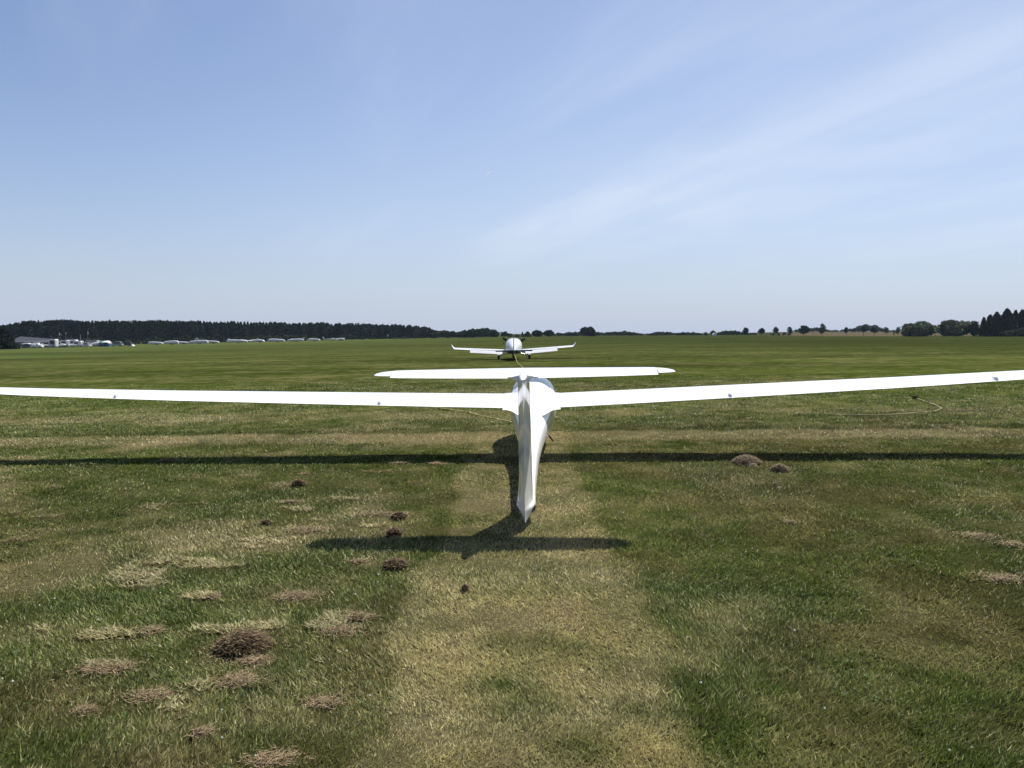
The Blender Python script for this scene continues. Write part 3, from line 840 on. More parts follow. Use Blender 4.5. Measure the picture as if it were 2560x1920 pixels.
# ------------------------------------------------------------------ hay clumps and earth heaps
M_hay = attr_mat('dead_grass', rough=.85, spec=.1)
def hay_clump(px, py, wpx, hgt, dark, label, n=900, earth=False, cat='hay clump'):
    x, y = pix_ground(px, py); wd = wpx / 2050 * y / 2 * (1 if (dark or earth) else .82); dp = wd * (1.0 if (dark or earth) else .8)
    rg = np.random.default_rng(int(px * 7 + py)); hgt *= .68 if not earth else .85
    tri = []; cb = []
    if dark or earth:      # matted body: low uneven heap of crumbs
        NU, NV = 30, 9; vs_ = []
        ph = rg.random(6) * 6.28
        for j in range(NV):
            rr = 1 - j / (NV - 1)
            for i in range(NU):
                a = 2 * PI * i / NU
                bump = .80 + .16 * math.sin(2 * a + ph[0]) + .12 * math.sin(3 * a + ph[1]) + .10 * math.sin(5 * a + ph[2]) + rg.uniform(-.08, .08)
                X_, Y_ = wd * rr * math.cos(a) * bump, dp * rr * math.sin(a) * bump
                z_ = hgt * (1 - rr ** 2.4) ** .8 * (.45 + .75 * rg.random()) - .02 * (rr > .9)
                vs_.append((X_, Y_, z_))
        for j in range(NV - 1):
            for i in range(NU):
                a, b, c, d = j * NU + i, j * NU + (i + 1) % NU, (j + 1) * NU + (i + 1) % NU, (j + 1) * NU + i
                tri.append((vs_[a], vs_[b], vs_[c])); tri.append((vs_[a], vs_[c], vs_[d]))
        tri = np.array(tri)
        base = np.array([.17, .13, .085]) if earth else np.array([.040, .029, .017])
        cb = np.repeat(base[None], len(tri), 0) * (.6 + .8 * rg.random((len(tri), 1)))
    m = int(n * (1.5 if (dark or earth) else .50))
    # strands gather in a few overlapping tufts, with some strays around
    K = 5; cxs = rg.normal(0, .30, K) * wd; cys = rg.normal(0, .26, K) * dp; sg = .34 + .34 * rg.random(K)
    which = rg.integers(0, K, m); stray = 1 + .9 * (rg.random(m) < .05)
    if dark or earth:
        rr = np.sqrt(rg.random(m)) * .98 * stray; aa = rg.random(m) * 2 * PI
        sx = wd * rr * np.cos(aa) * .9; sy = dp * rr * np.sin(aa) * .9
    else:
        sx = cxs[which] + rg.normal(size=m) * sg[which] * wd * 1.15 * stray; sy = cys[which] + rg.normal(size=m) * sg[which] * dp * stray
        rr = np.hypot(sx / wd, sy / dp)
    sz = hgt * (1 if (dark or earth) else .18) * np.clip(1 - rr ** 2, 0, 1) ** .8 * (.35 + .9 * rg.random(m)) + (.010 if (dark or earth) else .004) + .016 * rg.random(m)
    L = (.018 + .036 * rg.random(m)) * (.5 if earth else 1); az = rg.normal(.5, 1.1, m); el = rg.normal(0, .22, m)
    dx = np.cos(az) * np.cos(el) * L; dy = np.sin(az) * np.cos(el) * L; dz = np.sin(el) * L
    w_ = .0008 + .0009 * rg.random(m) + y * .00035
    P = np.zeros((m, 3, 3))
    P[:, 0] = np.stack([sx - np.sin(az) * w_, sy + np.cos(az) * w_, sz], 1); P[:, 1] = np.stack([sx + np.sin(az) * w_, sy - np.cos(az) * w_, sz], 1)
    P[:, 2] = np.stack([sx + dx, sy + dy, np.maximum(sz + dz, .006)], 1)
    tone = rg.random((m, 1))
    if earth: cc = np.array([[.20, .155, .10]]) * (.4 + .9 * tone)
    elif dark: cc = np.where(tone > .62, np.array([[.19, .14, .08]]), np.array([[.055, .038, .022]])) * (.5 + .9 * rg.random((m, 1)))
    else: cc = np.where(tone > .35, np.array([[.215, .165, .098]]), np.array([[.12, .085, .045]])) * (.55 + .8 * rg.random((m, 1)))
    if len(tri): P = np.concatenate([tri, P]); cc = np.concatenate([cb, cc])
    me = tri_mesh(cat.replace(' ', '_'), P, cc, M_hay)
    o = bpy.data.objects.new(cat.replace(' ', '_'), me); col.objects.link(o)
    o.location = (x, y, gzf(x, y) - .004)
    tag(o, label, cat, 'clumps of dead mown grass lying on the field' if not earth else 'crumbly earth heaps right of the glider')
    return o
HC = [
 (605, 1622, 150, .085, True, 'largest dark brown matted hay clump, at lower left of the field', 3600),
 (630, 1655, 90, .02, False, 'flat pale strands lying against the front of the largest dark hay clump', 700),
 (745, 1213, 40, .06, True, 'small dark hay clump nearest below the left wing shadow, well left of the tail', 500),
 (724, 1256, 50, .04, False, 'small tan hay clump a little nearer than the dark one left of the tail', 500),
 (664, 1310, 26, .03, True, 'tiny dark clump left of the long pale hay streak', 200),
 (765, 1325, 105, .03, False, 'long pale hay streak left of the twin dark clumps beside the tail shadow', 1200),
 (945, 1285, 110, .018, False, 'thin scattered pale hay just above the two small dark clumps', 900),
 (995, 1296, 44, .05, True, 'upper of the two small dark clumps above the left tailplane shadow', 500),
 (985, 1336, 42, .045, True, 'lower of the two small dark clumps, touching the left tailplane shadow', 500),
 (985, 1418, 66, .055, True, 'dark brown clump just below the left tailplane shadow', 900),
 (893, 1405, 50, .02, False, 'faint pale hay patch left of the clump under the tailplane shadow', 350),
 (1000, 1158, 48, .03, False, 'pale hay tuft at the edge of the left wing shadow, farther from the fuselage', 450),
 (1090, 1160, 46, .03, False, 'pale hay tuft at the edge of the left wing shadow, nearer the fuselage', 450),
 (750, 1186, 34, .015, False, 'very thin pale hay wisp right below the left wing shadow', 200),
 (523, 1495, 40, .035, False, 'small round tan tuft up and left of the largest dark clump', 450),
 (722, 1493, 120, .025, False, 'broad loose tan hay patch above and right of the largest dark clump', 1500),
 (888, 1545, 70, .04, False, 'tan tuft with light strands, upper piece beside the mown lane', 900),
 (850, 1577, 90, .025, False, 'light straw tuft, lower piece beside the mown lane', 1100),
 (370, 1580, 80, .018, False, 'wispy straw streak left of the largest dark clump', 600),
 (265, 1672, 120, .02, False, 'reddish tan flat hay patch at the far lower left', 1300),
 (600, 1707, 115, .02, False, 'flat tan hay strip below the largest dark clump', 1300),
 (375, 1745, 100, .03, False, 'tan straw tuft below left of the flat tan strip', 1100),
 (208, 1782, 60, .03, False, 'small brown tuft low at the left of the field', 600),
 (815, 1760, 100, .018, False, 'faint brown patch against the left edge of the mown lane', 700),
 (505, 1835, 60, .02, False, 'narrow upright-looking straw patch low on the left', 500),
 (670, 1902, 110, .02, False, 'light dead grass patch at the very bottom edge left of the lane', 900),
 (1161, 1476, 20, .03, True, 'tiny black crumb of dead grass on the mown lane', 90),
 (1975, 1306, 40, .02, False, 'small pale tuft out on the right-hand grass', 250),
 (2440, 1341, 80, .02, False, 'pale bare streak at the far right of the field', 700),
 (2525, 1362, 60, .02, False, 'pale crumbled streak touching the right border of the view', 500),
 (2490, 1448, 110, .015, False, 'thin tan strip below the far right bare streaks', 900),
 (2405, 1026, 90, .03, False, 'tan patch just right of the loose rope bend', 600),
]
for a in HC: hay_clump(a[0], a[1], a[2], a[3], a[4], a[5], n=a[6])
hay_clump(1866, 1158, 82, .085, False, 'larger grey-brown earth heap on the right wing shadow edge', n=2200, earth=True, cat='earth heap')
hay_clump(1948, 1178, 50, .07, False, 'smaller darker earth heap just right of the larger one', n=1200, earth=True, cat='earth heap')

# ------------------------------------------------------------------ trees
M_leaf = attr_mat('foliage', rough=.8, spec=.1, transl=.08)
def at_px(px, D): return (px - 1280) / 2050 * D
def top_z(py, D): return CAM_H + (835 - py) / 2050 * D
def leaf_tris(pts, size, rg, base, var=.5):
    n = len(pts)
    a = rg.normal(size=(n, 3)); a /= np.linalg.norm(a, axis=1)[:, None]
    b = rg.normal(size=(n, 3)); b -= a * (a * b).sum(1)[:, None]; b /= np.linalg.norm(b, axis=1)[:, None]
    s = (size * (.6 + .8 * rg.random(n)))[:, None]
    P = np.stack([pts - a * s, pts + a * s * .6 + b * s * .8, pts + a * s * .6 - b * s * .8], 1)
    C = base[None] * (1 - var + 2 * var * rg.random((n, 1)))
    return P, C
def crown_round(rg, H, W, base_h, nl, base, lobes=9):
    """leaf clumps on lobes within an uneven crown"""
    P = []; C = []
    cz0, cz1 = base_h, H
    for k in range(lobes):
        a = rg.random() * 2 * PI; t = rg.random()
        rz = cz0 + (cz1 - cz0) * (.25 + .6 * t)
        sp = math.sqrt(max(.05, 1 - (2 * (t * .85) - .7) ** 2)) * W * .30
        c = np.array([math.cos(a) * sp, math.sin(a) * sp, rz])
        rad = (.30 + .16 * rg.random()) * min(W, (cz1 - cz0)) * (1 - .35 * t) * .9
        m = nl // lobes
        d = rg.normal(size=(m, 3)); d /= np.linalg.norm(d, axis=1)[:, None]
        rr = rad * (.55 + .5 * rg.random((m, 1)) ** .7) * (1 + .30 * (rg.random((m, 1)) < .07))
        pts = c + d * rr * np.array([1, 1, .85])
        pts[:, 2] = np.clip(pts[:, 2], base_h * .8, H)
        p, cc = leaf_tris(pts, W * .045 + .06, rg, base * (.75 + .5 * rg.random()))
        P.append(p); C.append(cc)
    m = nl // 3   # core fill
    d = rg.normal(size=(m, 3)); d /= np.linalg.norm(d, axis=1)[:, None]
    pts = np.array([0, 0, (cz0 + cz1) * .48]) + d * (rg.random((m, 1)) ** .4) * np.array([W * .38, W * .38, (cz1 - cz0) * .44])
    p, cc = leaf_tris(pts, W * .05 + .05, rg, base * .8); P.append(p); C.append(cc)
    return np.concatenate(P), np.concatenate(C)
def crown_cone(rg, H, W, base_h, nl, base, pine=False):
    t = rg.random(nl) ** .85
    layer = 1 + .34 * np.sin(t * (10 + 6 * rg.random()) * 2 * PI)
    prof = (1 - t) ** .62 if not pine else np.sqrt(np.clip(1 - (t * 1.0 - .12) ** 2, 0, 1)) * (1 - t ** 3)
    a = rg.random(nl) * 2 * PI
    r = W / 2 * prof * layer * (.35 + .68 * rg.random(nl) ** .5) * (1 + .18 * np.sin(3 * a + rg.random() * 6))
    pts = np.stack([np.cos(a) * r, np.sin(a) * r, base_h + (H - base_h) * t - r * .12], 1)
    p, c = leaf_tris(pts, W * .075 + .08, rg, base)
    tip = np.array([[[-.12, 0, H - 1.2], [.12, 0, H - 1.2], [0, 0, H + .1]]])
    return np.concatenate([p, tip]), np.concatenate([c, base[None]])
DARKG = np.array([.022, .034, .016]); MIDG = np.array([.028, .044, .018]); LITEG = np.array([.050, .072, .026]); OLIVE = np.array([.13, .15, .085]); SPR = np.array([.014, .024, .013])
def trunk_mesh(parent, H, r, base_h, rg):
    f = MB()
    f.tube([(0, 0, -.4), (.02 * H * rg.uniform(-1, 1), 0, base_h), (.03 * H * rg.uniform(-1, 1), .02 * H * rg.uniform(-1, 1), H * .75)], [r * 1.25, r, r * .35], 7)
    for k in range(4):
        a = rg.random() * 2 * PI; z0 = base_h + (H - base_h) * (.05 + .3 * rg.random()); L = H * .2
        f.tube([(0, 0, z0), (math.cos(a) * L * .6, math.sin(a) * L * .6, z0 + L * .5), (math.cos(a) * L, math.sin(a) * L, z0 + L)], [r * .5, r * .3, r * .1], 5)
    return f.build('trunk', M['mud'], parent, smooth=60)
def tree(px, pw, ytop, D, label, kind='round', base=MIDG, nl=1500, basefrac=.12, name='tree', cat='tree', group=None, seed=0, zb=None):
    rg = np.random.default_rng(int(px * 13 + seed + 3)); x = at_px(px, D); z0 = gzf(x, D) if zb is None else zb
    H = top_z(ytop, D) - z0; W = pw / 2050 * D
    r = empty(name, (x, D, z0)); tag(r, label, cat, group)
    if kind == 'round': P, C = crown_round(rg, H, W * 1.02, H * basefrac, nl, base, lobes=11)
    elif kind == 'cone': P, C = crown_cone(rg, H, W, H * basefrac, nl, base)
    else: P, C = crown_cone(rg, H, W, H * basefrac, nl, base, pine=True)
    # normalise to wanted width / height
    ex = np.percentile(np.abs(P[:, :, 0]), 99) * 2; P[:, :, :2] *= W / ex
    zt = np.percentile(P[:, :, 2], 99.7); P[:, :, 2] = H * basefrac * .8 + (P[:, :, 2] - H * basefrac * .8) * (H * (1 - basefrac * .8)) / (zt - H * basefrac * .8)
    P[:, :, 2] = np.maximum(P[:, :, 2], .02)
    me = tri_mesh('crown', P, C, M_leaf); c = bpy.data.objects.new('crown', me); col.objects.link(c); c.parent = r
    trunk_mesh(r, H, max(.12, H * .018), max(.3, H * basefrac), rg)
    return r
GR = 'trees and bushes along the far edge of the field'
TL = [
 # px, width, ytop, D, kind, base colour, leaves, basefrac, label
 (6, 62, 822, 250, 'cone', SPR, 2600, .02, 'almost black conifer at the left border, beside the white estate car'),
 (1262, 22, 828, 470, 'round', MIDG, 500, .10, 'small thin see-through tree just left of the tow plane'),
 (1274, 14, 833, 462, 'round', DARKG, 500, .02, 'little dark bush touching the thin tree left of the tow plane'),
 (1290, 20, 837, 470, 'round', DARKG, 400, .02, 'very low dark bush showing behind the tow plane fin'),
 (1306, 8, 829, 470, 'cone', MIDG, 400, .05, 'narrow little tree at the right shoulder of the tow plane'),
 (1319, 20, 828, 470, 'cone', MIDG, 900, .03, 'dark tree with a sloping right side, right of the tow plane'),
 (1344, 27, 825, 470, 'round', DARKG, 1400, .02, 'left one of the twin broad dark trees right of the tow plane'),
 (1371, 27, 825, 470, 'round', DARKG, 1400, .02, 'right one of the twin broad dark trees right of the tow plane'),
 (1470, 38, 817, 480, 'round', DARKG, 2200, .02, 'tallest dome-shaped tree between the tow plane and the low hedges'),
 (1764, 11, 829, 480, 'round', DARKG, 400, .02, 'small round dark bush left of the tiny white shed'),
 (1783, 16, 826, 490, 'round', MIDG, 600, .04, 'small tree standing over the tiny white shed'),
 (1863, 16, 819, 450, 'round', DARKG, 1000, .12, 'dark round tree ending the hedge, first of the roadside row'),
 (1902, 16, 820, 450, 'round', DARKG, 1000, .28, 'lone lollipop tree with clear stem, second of the roadside row'),
 (1938, 15, 817, 450, 'round', DARKG, 1000, .25, 'lone roadside tree standing over a low bush'),
 (1973, 13, 817, 455, 'round', DARKG, 900, .15, 'slim roadside tree just before the hazy wood'),
 (2007, 26, 814, 460, 'round', DARKG, 1600, .15, 'broad dark roadside tree in front of the hazy wood'),
 (2053, 18, 809, 520, 'round', MIDG, 1100, .05, 'tall pointed tree rising from the wood behind the tan field'),
 (2114, 12, 818, 455, 'round', DARKG, 800, .28, 'small roadside tree alone against the tan field'),
 (2157, 14, 815, 450, 'round', DARKG, 900, .28, 'left one of two stemmed trees in front of the domed wood'),
 (2184, 15, 817, 450, 'round', DARKG, 900, .28, 'right one of two stemmed trees in front of the domed wood'),
 (2213, 14, 818, 560, 'round', MIDG, 600, .1, 'small rough tree on the far side of the tan field'),
 (2233, 5, 823, 440, 'cone', DARKG, 200, .1, 'tiny sapling on the tan field left of the big pale bush'),
 (2243, 15, 817, 560, 'round', MIDG, 600, .1, 'small far tree just left of the big pale bush'),
 (2336, 19, 813, 440, 'round', DARKG, 1000, .22, 'dark round tree in the gap between the two big pale bushes'),
 (2298, 76, 804, 330, 'round', OLIVE, 5200, .0, 'big spreading pale green bush, left of the two pale ones'),
 (2387, 72, 801, 335, 'round', OLIVE, 5200, .0, 'big pale willowy bush touching the dark shrubs'),
 (2431, 30, 803, 330, 'round', SPR, 2200, .0, 'dark shrub between the willowy bush and the first spruce'),
 (2456, 22, 793, 330, 'cone', SPR, 2200, .0, 'slim small spruce, first of the spruce row'),
 (2472, 34, 787, 335, 'cone', SPR, 2600, .0, 'medium spruce leaning against the taller one'),
 (2488, 40, 780, 330, 'cone', SPR, 3000, .0, 'taller spruce left of the notch in the spruce row'),
 (2514, 50, 772, 330, 'cone', SPR, 3400, .0, 'tallest dark spruce of the row'),
 (2535, 46, 776, 334, 'pine', SPR, 3000, .0, 'broad dark spruce right behind the tallest one'),
 (2552, 44, 775, 330, 'cone', SPR, 3000, .0, 'dark spruce at the right border of the view'),
 (2582, 56, 778, 332, 'cone', SPR, 2500, .0, 'dark spruce cut by the right border of the view'),
 (2535, 60, 823, 322, 'round', LITEG, 2200, .0, 'light green low bush at the foot of the tall spruces'),
 (2563, 44, 820, 318, 'round', LITEG, 1800, .0, 'light green bush at the right border below the spruces'),
]
for q, (px, pw, yt, D, kd, bs_, nl, bf, lb) in enumerate(TL):
    bush = ('bush' in lb.split(',')[0] and 'tree' not in lb.split(',')[0].split('bush')[0]) or 'shrub' in lb.split(' ')[1]
    nm, ct = ('conifer', 'tree') if kd in ('cone', 'pine') and bs_ is SPR else (('bush', 'bush') if bf == .0 or bush else ('tree', 'tree'))
    tree(px, pw, yt, D, lb, kd, bs_, nl, bf, nm, ct, GR, seed=q)

def wood(name, rows, profile, D0, D1, step, kinds, base, nl, label, seed, wfac=1.0, hazy=0):
    """a far-off wood that reads as one mass; profile: [(px, ytop)]"""
    rg = np.random.default_rng(seed); P = []; C = []; kd_ = kinds[0]
    pxs = np.array([p[0] for p in profile], float); yts = np.array([p[1] for p in profile], float)
    w1, w2 = rg.random(2) * 6
    for r_ in range(rows):
        px = pxs[0] + rg.random() * 5
        while px < pxs[-1]:
            f_ = (px - pxs[0]) / (pxs[-1] - pxs[0]); D = D0 + (D1 - D0) * f_ + r_ * 9 + rg.uniform(-3, 3)
            x = at_px(px, D); z0 = gzf(x, D)
            yt = np.interp(px, pxs, yts) + abs(rg.normal(0, 1.2 if kd_ == 'round' else 3.0)) + (rows - 1 - r_) * .7 - (1 if kd_ != 'round' else 0) + 1.6 * math.sin(px / 23 + w1) * math.sin(px / 57 + w2)
            H = max(1.5, top_z(yt, D) - z0); kd = kinds[int(rg.random() * len(kinds))]
            W = (5.2 if kd != 'round' else 8.5) * wfac * (.55 + .9 * rg.random())
            W = min(W, H * (.95 if kd != 'round' else 1.9))
            b = base * (.55 + .9 * rg.random()) * (np.array([1.5, 1.35, 1.1]) if rg.random() < .12 else 1)
            if kd == 'round': p, c = crown_round(rg, H, W, H * .04, nl, b * (1.25), lobes=5)
            else: p, c = crown_cone(rg, H, W, H * .03 if r_ == 0 else H * .15, nl, b, pine=(kd == 'pine'))
            p = p + np.array([x, D, z0]); P.append(p); C.append(c)
            px += step * (.7 + .6 * rg.random()) * (1.4 if kd == 'round' else 1)
    P = np.concatenate(P); C = np.concatenate(C)
    me = tri_mesh(name, P, C, M_leaf); o = bpy.data.objects.new(name, me); col.objects.link(o)
    tag(o, label, 'wood', kind='stuff')
wood('forest', 4, [(-90, 822), (0, 812), (25, 810), (60, 803), (130, 800), (200, 802), (340, 801), (480, 802), (560, 803), (640, 806), (760, 806), (850, 808), (900, 810), (960, 810), (1010, 811), (1060, 816), (1075, 819)],
     470, 560, 8.0, ['cone', 'pine', 'pine', 'cone'], np.array([.016, .027, .019]), 560, 'long dark conifer forest behind the parked gliders', 3)
wood('woodland', 3, [(1060, 820), (1100, 824), (1140, 826), (1155, 828), (1165, 823), (1200, 822), (1215, 820), (1236, 824), (1245, 838)],
     500, 480, 9, ['round'], np.array([.017, .026, .014]), 520, 'dark leafy wood ending left of the tow plane', 4)
wood('shrubbery', 1, [(20, 848), (120, 846), (200, 842), (300, 848), (400, 842), (470, 836), (560, 843), (640, 838), (690, 834), (760, 838), (830, 842), (890, 836), (915, 842), (1040, 844)],
     430, 470, 17, ['round'], np.array([.030, .042, .022]), 420, 'lighter green shrubs at the foot of the conifer forest', 5)
wood('hedge', 2, [(1384, 831), (1400, 829), (1440, 827), (1455, 830), (1488, 827), (1510, 830), (1560, 828), (1600, 831), (1607, 836)], 540, 560, 6, ['round'], np.array([.020, .030, .018]), 300, 'low dark tree belt right of the dome-shaped tree', 6)
wood('hedge', 2, [(1618, 836), (1635, 829), (1660, 828), (1690, 831), (1720, 829), (1740, 828), (1757, 833)], 560, 560, 6, ['round'], np.array([.018, .028, .017]), 300, 'low dark tree belt left of the small white shed', 7)
wood('hedge', 2, [(1791, 834), (1800, 827), (1830, 824), (1850, 827), (1870, 831), (1890, 835)], 560, 560, 6, ['round'], np.array([.018, .028, .017]), 300, 'low dark tree belt right of the small white shed', 8)
wood('hedge', 1, [(1928, 832), (1960, 832), (1975, 834)], 460, 460, 9, ['round'], np.array([.018, .028, .017]), 200, 'knee-high bushes under the lone roadside tree', 9)
wood('far_wood', 2, [(1975, 826), (1995, 820), (2030, 818), (2050, 818), (2070, 824), (2110, 823), (2132, 820), (2150, 815), (2165, 811), (2190, 813), (2205, 820), (2230, 824), (2262, 822), (2300, 822), (2440, 822), (2600, 820)], 760, 760, 6, ['round'], np.array([.022, .032, .022]), 260, 'hazy far wood on the rise behind the tan field', 10, wfac=1.6)

# ------------------------------------------------------------------ things parked along the left edge
def place(px, D): x = at_px(px, D); return (x, D, gzf(x, D))
LG = 'vehicles parked along the forest edge'
def prof_body(f, prof, w, inset=.12):
    """side profile (x, z) extruded across y with a rounded, tucked-in top edge"""
    secs = []
    zmax = max(p[1] for p in prof)
    for yy, k in ((-w / 2, 1.0), (-w / 2 + .04, 0.0), (w / 2 - .04, 0.0), (w / 2, 1.0)):
        secs.append([(x * (1 - .015 * k), yy, z - (.05 * k if z > .6 * zmax else 0)) for x, z in prof])
    f.loft(secs)
def wheels(root, xs, w, r=.32):
    for x in xs:
        for s in (-1, 1):
            f = MB(); f.disc((x, s * (w / 2 - .08), r), (0, 1, 0), r, .2, 16); W = f.build('wheel', M['rubber'], root)
            f = MB(); f.disc((x, s * (w / 2 - .075), r), (0, 1, 0), r * .55, .21, 12); f.build('rim', M['metal'], W)
def car(px, D, rz, paint, label, kind='estate', zoff=0, L=4.5, H=1.5):
    r = empty('parked_car', place(px, D), (0, 0, rz)); tag(r, label, 'car', LG)
    h = L / 2; w = 1.78
    f = MB(); prof_body(f, [(-h, .3), (-h, .72), (-h + .1, .88), (-h + 1.2, .92), (h - .5, .93), (h - .05, .85), (h, .5), (h - .02, .3)], w); f.build('body', M[paint], r)
    f = MB(); back = h - .25 if kind == 'estate' else h - .9
    prof_body(f, [(-h + 1.1, .90), (-h + 1.75, H - .05), (-h + 2.2, H), (back - .35, H - .02), (back, .92)], w - .22); f.build('cabin', M[paint], r)
    f = MB()
    for s in (-1, 1):
        y0, y1 = (s * (w / 2 - .13), s * (w / 2 - .098)); y0, y1 = min(y0, y1), max(y0, y1)
        secs = [[(x, yy, z) for x, z in ((-h + 1.35, .96), (-h + 1.82, H - .12), (back - .42, H - .12), (back - .15, .96))] for yy in (y0, y1)]
        f.loft(secs); f.build('side_window', M['dark_glass'], r, smooth=0); f = MB()
    f.loft([[(-h + 1.10, s, .95), (-h + 1.70, s, H - .09), (-h + 1.67, s, H - .07), (-h + 1.07, s, .955)] for s in (-.62, .62)]); f.build('windscreen', M['dark_glass'], r, smooth=0); f = MB()
    f.loft([[(back + .0, s, .96), (back - .30, s, H - .10), (back - .27, s, H - .09), (back + .03, s, .965)] for s in (-.62, .62)])
    f.build('rear_window', M['dark_glass'], r, smooth=0)
    wheels(r, (-h + .85, h - .85), w); return r
def trailer(px, D, L, H, label, rz=0.0, jockey=1, fin=False):
    r = empty('glider_trailer', place(px, D), (0, 0, rz)); tag(r, label, 'trailer', 'glider trailers parked in a row'); h = L / 2
    f = MB(); secs = []
    for q in np.linspace(0, 1, 13):
        x = -h + L * q; t = H * (.70 + .30 * math.sin(PI * min(1, (q + .10) * .80)) ** .6) if q > .05 else H * .62
        if q > .93: t *= .82
        t *= 1.06 - .26 * (q if jockey < 0 else 1 - q)
        wd = .72 if 0.03 < q < .97 else .62
        secs.append([(x, wd * math.copysign(abs(math.cos(a)) ** .5, math.cos(a)), .42 + (t - .42) * (.5 + .5 * math.copysign(abs(math.sin(a)) ** .6, math.sin(a)))) for a in [2 * PI * k / 16 for k in range(16)]])
    f.loft(secs); f.build('body', M['gelcoat2'], r, smooth=50)
    if fin:
        f = MB(); s_ = -1
        f.loft([[(-h + .35, -.09, H * .75), (-h + 1.3, -.09, H * .8), (-h + 1.0, -.06, H + .35), (-h + .45, -.06, H + .45)], [(-h + .35, .09, H * .75), (-h + 1.3, .09, H * .8), (-h + 1.0, .06, H + .35), (-h + .45, .06, H + .45)]])
        f.build('fin_box', M['gelcoat2'], r, smooth=30)
    f = MB(); f.box(-h + .3, h - .2, -.66, .66, .34, .43); f.tube([(h * jockey, 0, .42), ((h + 1.1) * jockey, 0, .45)], .06, 6); f.build('drawbar', M['strut'], r, smooth=0)
    f = MB(); f.tube([((h + 1.0) * jockey, 0, .45), ((h + 1.0) * jockey, 0, .15)], .05, 6); f.build('jockey_wheel', M['rubber'], r)
    wheels(r, (.3,), 1.6, .30); return r
def far_glider(px, D, label, rz=0.0, flip=1):
    r = empty('parked_glider', place(px, D), (0, 0, rz)); tag(r, label, 'glider', 'gliders parked by the forest edge')
    f = MB(); secs = []
    for x, hw, z0, z1 in ((-3.2, .05, .65, .75), (-2.9, .2, .5, .95), (-2.3, .32, .4, 1.15), (-1.5, .34, .36, 1.2), (-.8, .28, .42, 1.1), (.2, .16, .6, .98), (2.0, .11, .72, .95), (3.6, .08, .78, .93)):
        secs.append([(flip * x, hw * math.cos(a), (z0 + z1) / 2 + (z1 - z0) / 2 * math.sin(a)) for a in [2 * PI * k / 12 for k in range(12)]])
    f.loft(secs); f.build('fuselage', M['gelcoat2'], r, smooth=60)
    f = MB(); secs = []
    for x, hw, z0, z1 in ((-2.8, .2, .75, .96), (-2.3, .27, .78, 1.19), (-1.6, .28, .82, 1.26), (-1.2, .22, .9, 1.2)):
        secs.append([(flip * x, hw * math.cos(a), z0 + (z1 - z0) * math.sin(a)) for a in [PI * k / 8 for k in range(9)]])
    f.loft(secs); f.build('canopy', M['dark_glass'], r, smooth=60)
    f = MB(); f.loft([[(flip * 2.9, -.05, .9), (flip * 3.75, -.03, .82), (flip * 3.85, -.03, 2.0), (flip * 3.4, -.04, 2.0)], [(flip * 2.9, .05, .9), (flip * 3.75, .03, .82), (flip * 3.85, .03, 2.0), (flip * 3.4, .04, 2.0)]]); f.build('fin', M['gelcoat2'], r, smooth=30)
    f = MB(); f.loft([[(flip * (3.4 + .1 * abs(y)), y, 2.0), (flip * 3.9, y, 1.98), (flip * 3.9, y, 2.01), (flip * (3.4 + .1 * abs(y)), y, 2.04)] for y in (-1.2, 0, 1.2)]); f.build('tailplane', M['gelcoat2'], r, smooth=30)
    f = MB(); f.loft([[(flip * (-.9 + .05 * abs(y)), y, 1.05 + .05 * abs(y)), (flip * (-.05 - .06 * abs(y)), y, 1.0 + .05 * abs(y)), (flip * (-.5), y, 1.12 + .05 * abs(y))] for y in (-7.2, 0, 7.2)]); f.build('wing', M['gelcoat2'], r, smooth=30)
    f = MB(); f.disc((flip * -1.2, 0, .22), (0, 1, 0), .22, .14, 14); f.build('wheel', M['rubber'], r)
    return r
car(26, 285, 0.05, 'gelcoat2', 'white estate car, leftmost vehicle, in front of the black conifer')
# long grey hall
hx, hy, hz_ = place(88, 330)
H_ = empty('hall', (hx, hy, hz_), (0, 0, R(-24))); tag(H_, 'long grey-roofed hall behind the vehicles at far left', 'building')
f = MB(); f.box(-8, 14, -5, 5, -.5, 2.1); f.build('wall', M['wall_grey'], H_, smooth=0)
f = MB(); f.loft([[(x, -5.4, 2.12), (x, 0, 4.4 - .05 * (x + 8)), (x, 5.4, 2.12), (x, 5.4, 2.0), (x, -5.4, 2.0)] for x in (-8.4, 14.4)]); f.build('roof', M['roof_grey'], H_, smooth=0)
for x in (-5, 0, 5, 10):
    f = MB(); f.box(x, x + 2.2, -5.06, -5.003, .2, 1.8); f.build('door', M['strut'], H_, smooth=0)
f = MB(); f.box(-12, -8.45, -4, 3, -.5, 1.6); f.build('annex', M['wall_grey'], H_, smooth=0)
car(48, 292, .3, 'cardark', 'dark grey car tucked between the white estate car and the first white trailer')
trailer(64, 298, 3.6 * 1.1, 1.9, 'short white enclosed trailer in front of the grey hall', 0.1)
car(69, 288, 0, 'cardark', 'dark car in front of the short white trailer', 'saloon')
trailer(86, 300, 4.0, 1.9, 'white trailer between the dark car and the cluster of glider noses', .15)
far_glider(101, 296, 'white glider with nose low, left of the white camper van', .3)
far_glider(116, 305, 'white glider just left of the white camper van, partly behind it', -.4, -1)
car(94, 286, .1, 'canvas', 'cream white low car in front of the glider cluster', 'saloon', L=3.8, H=1.25)
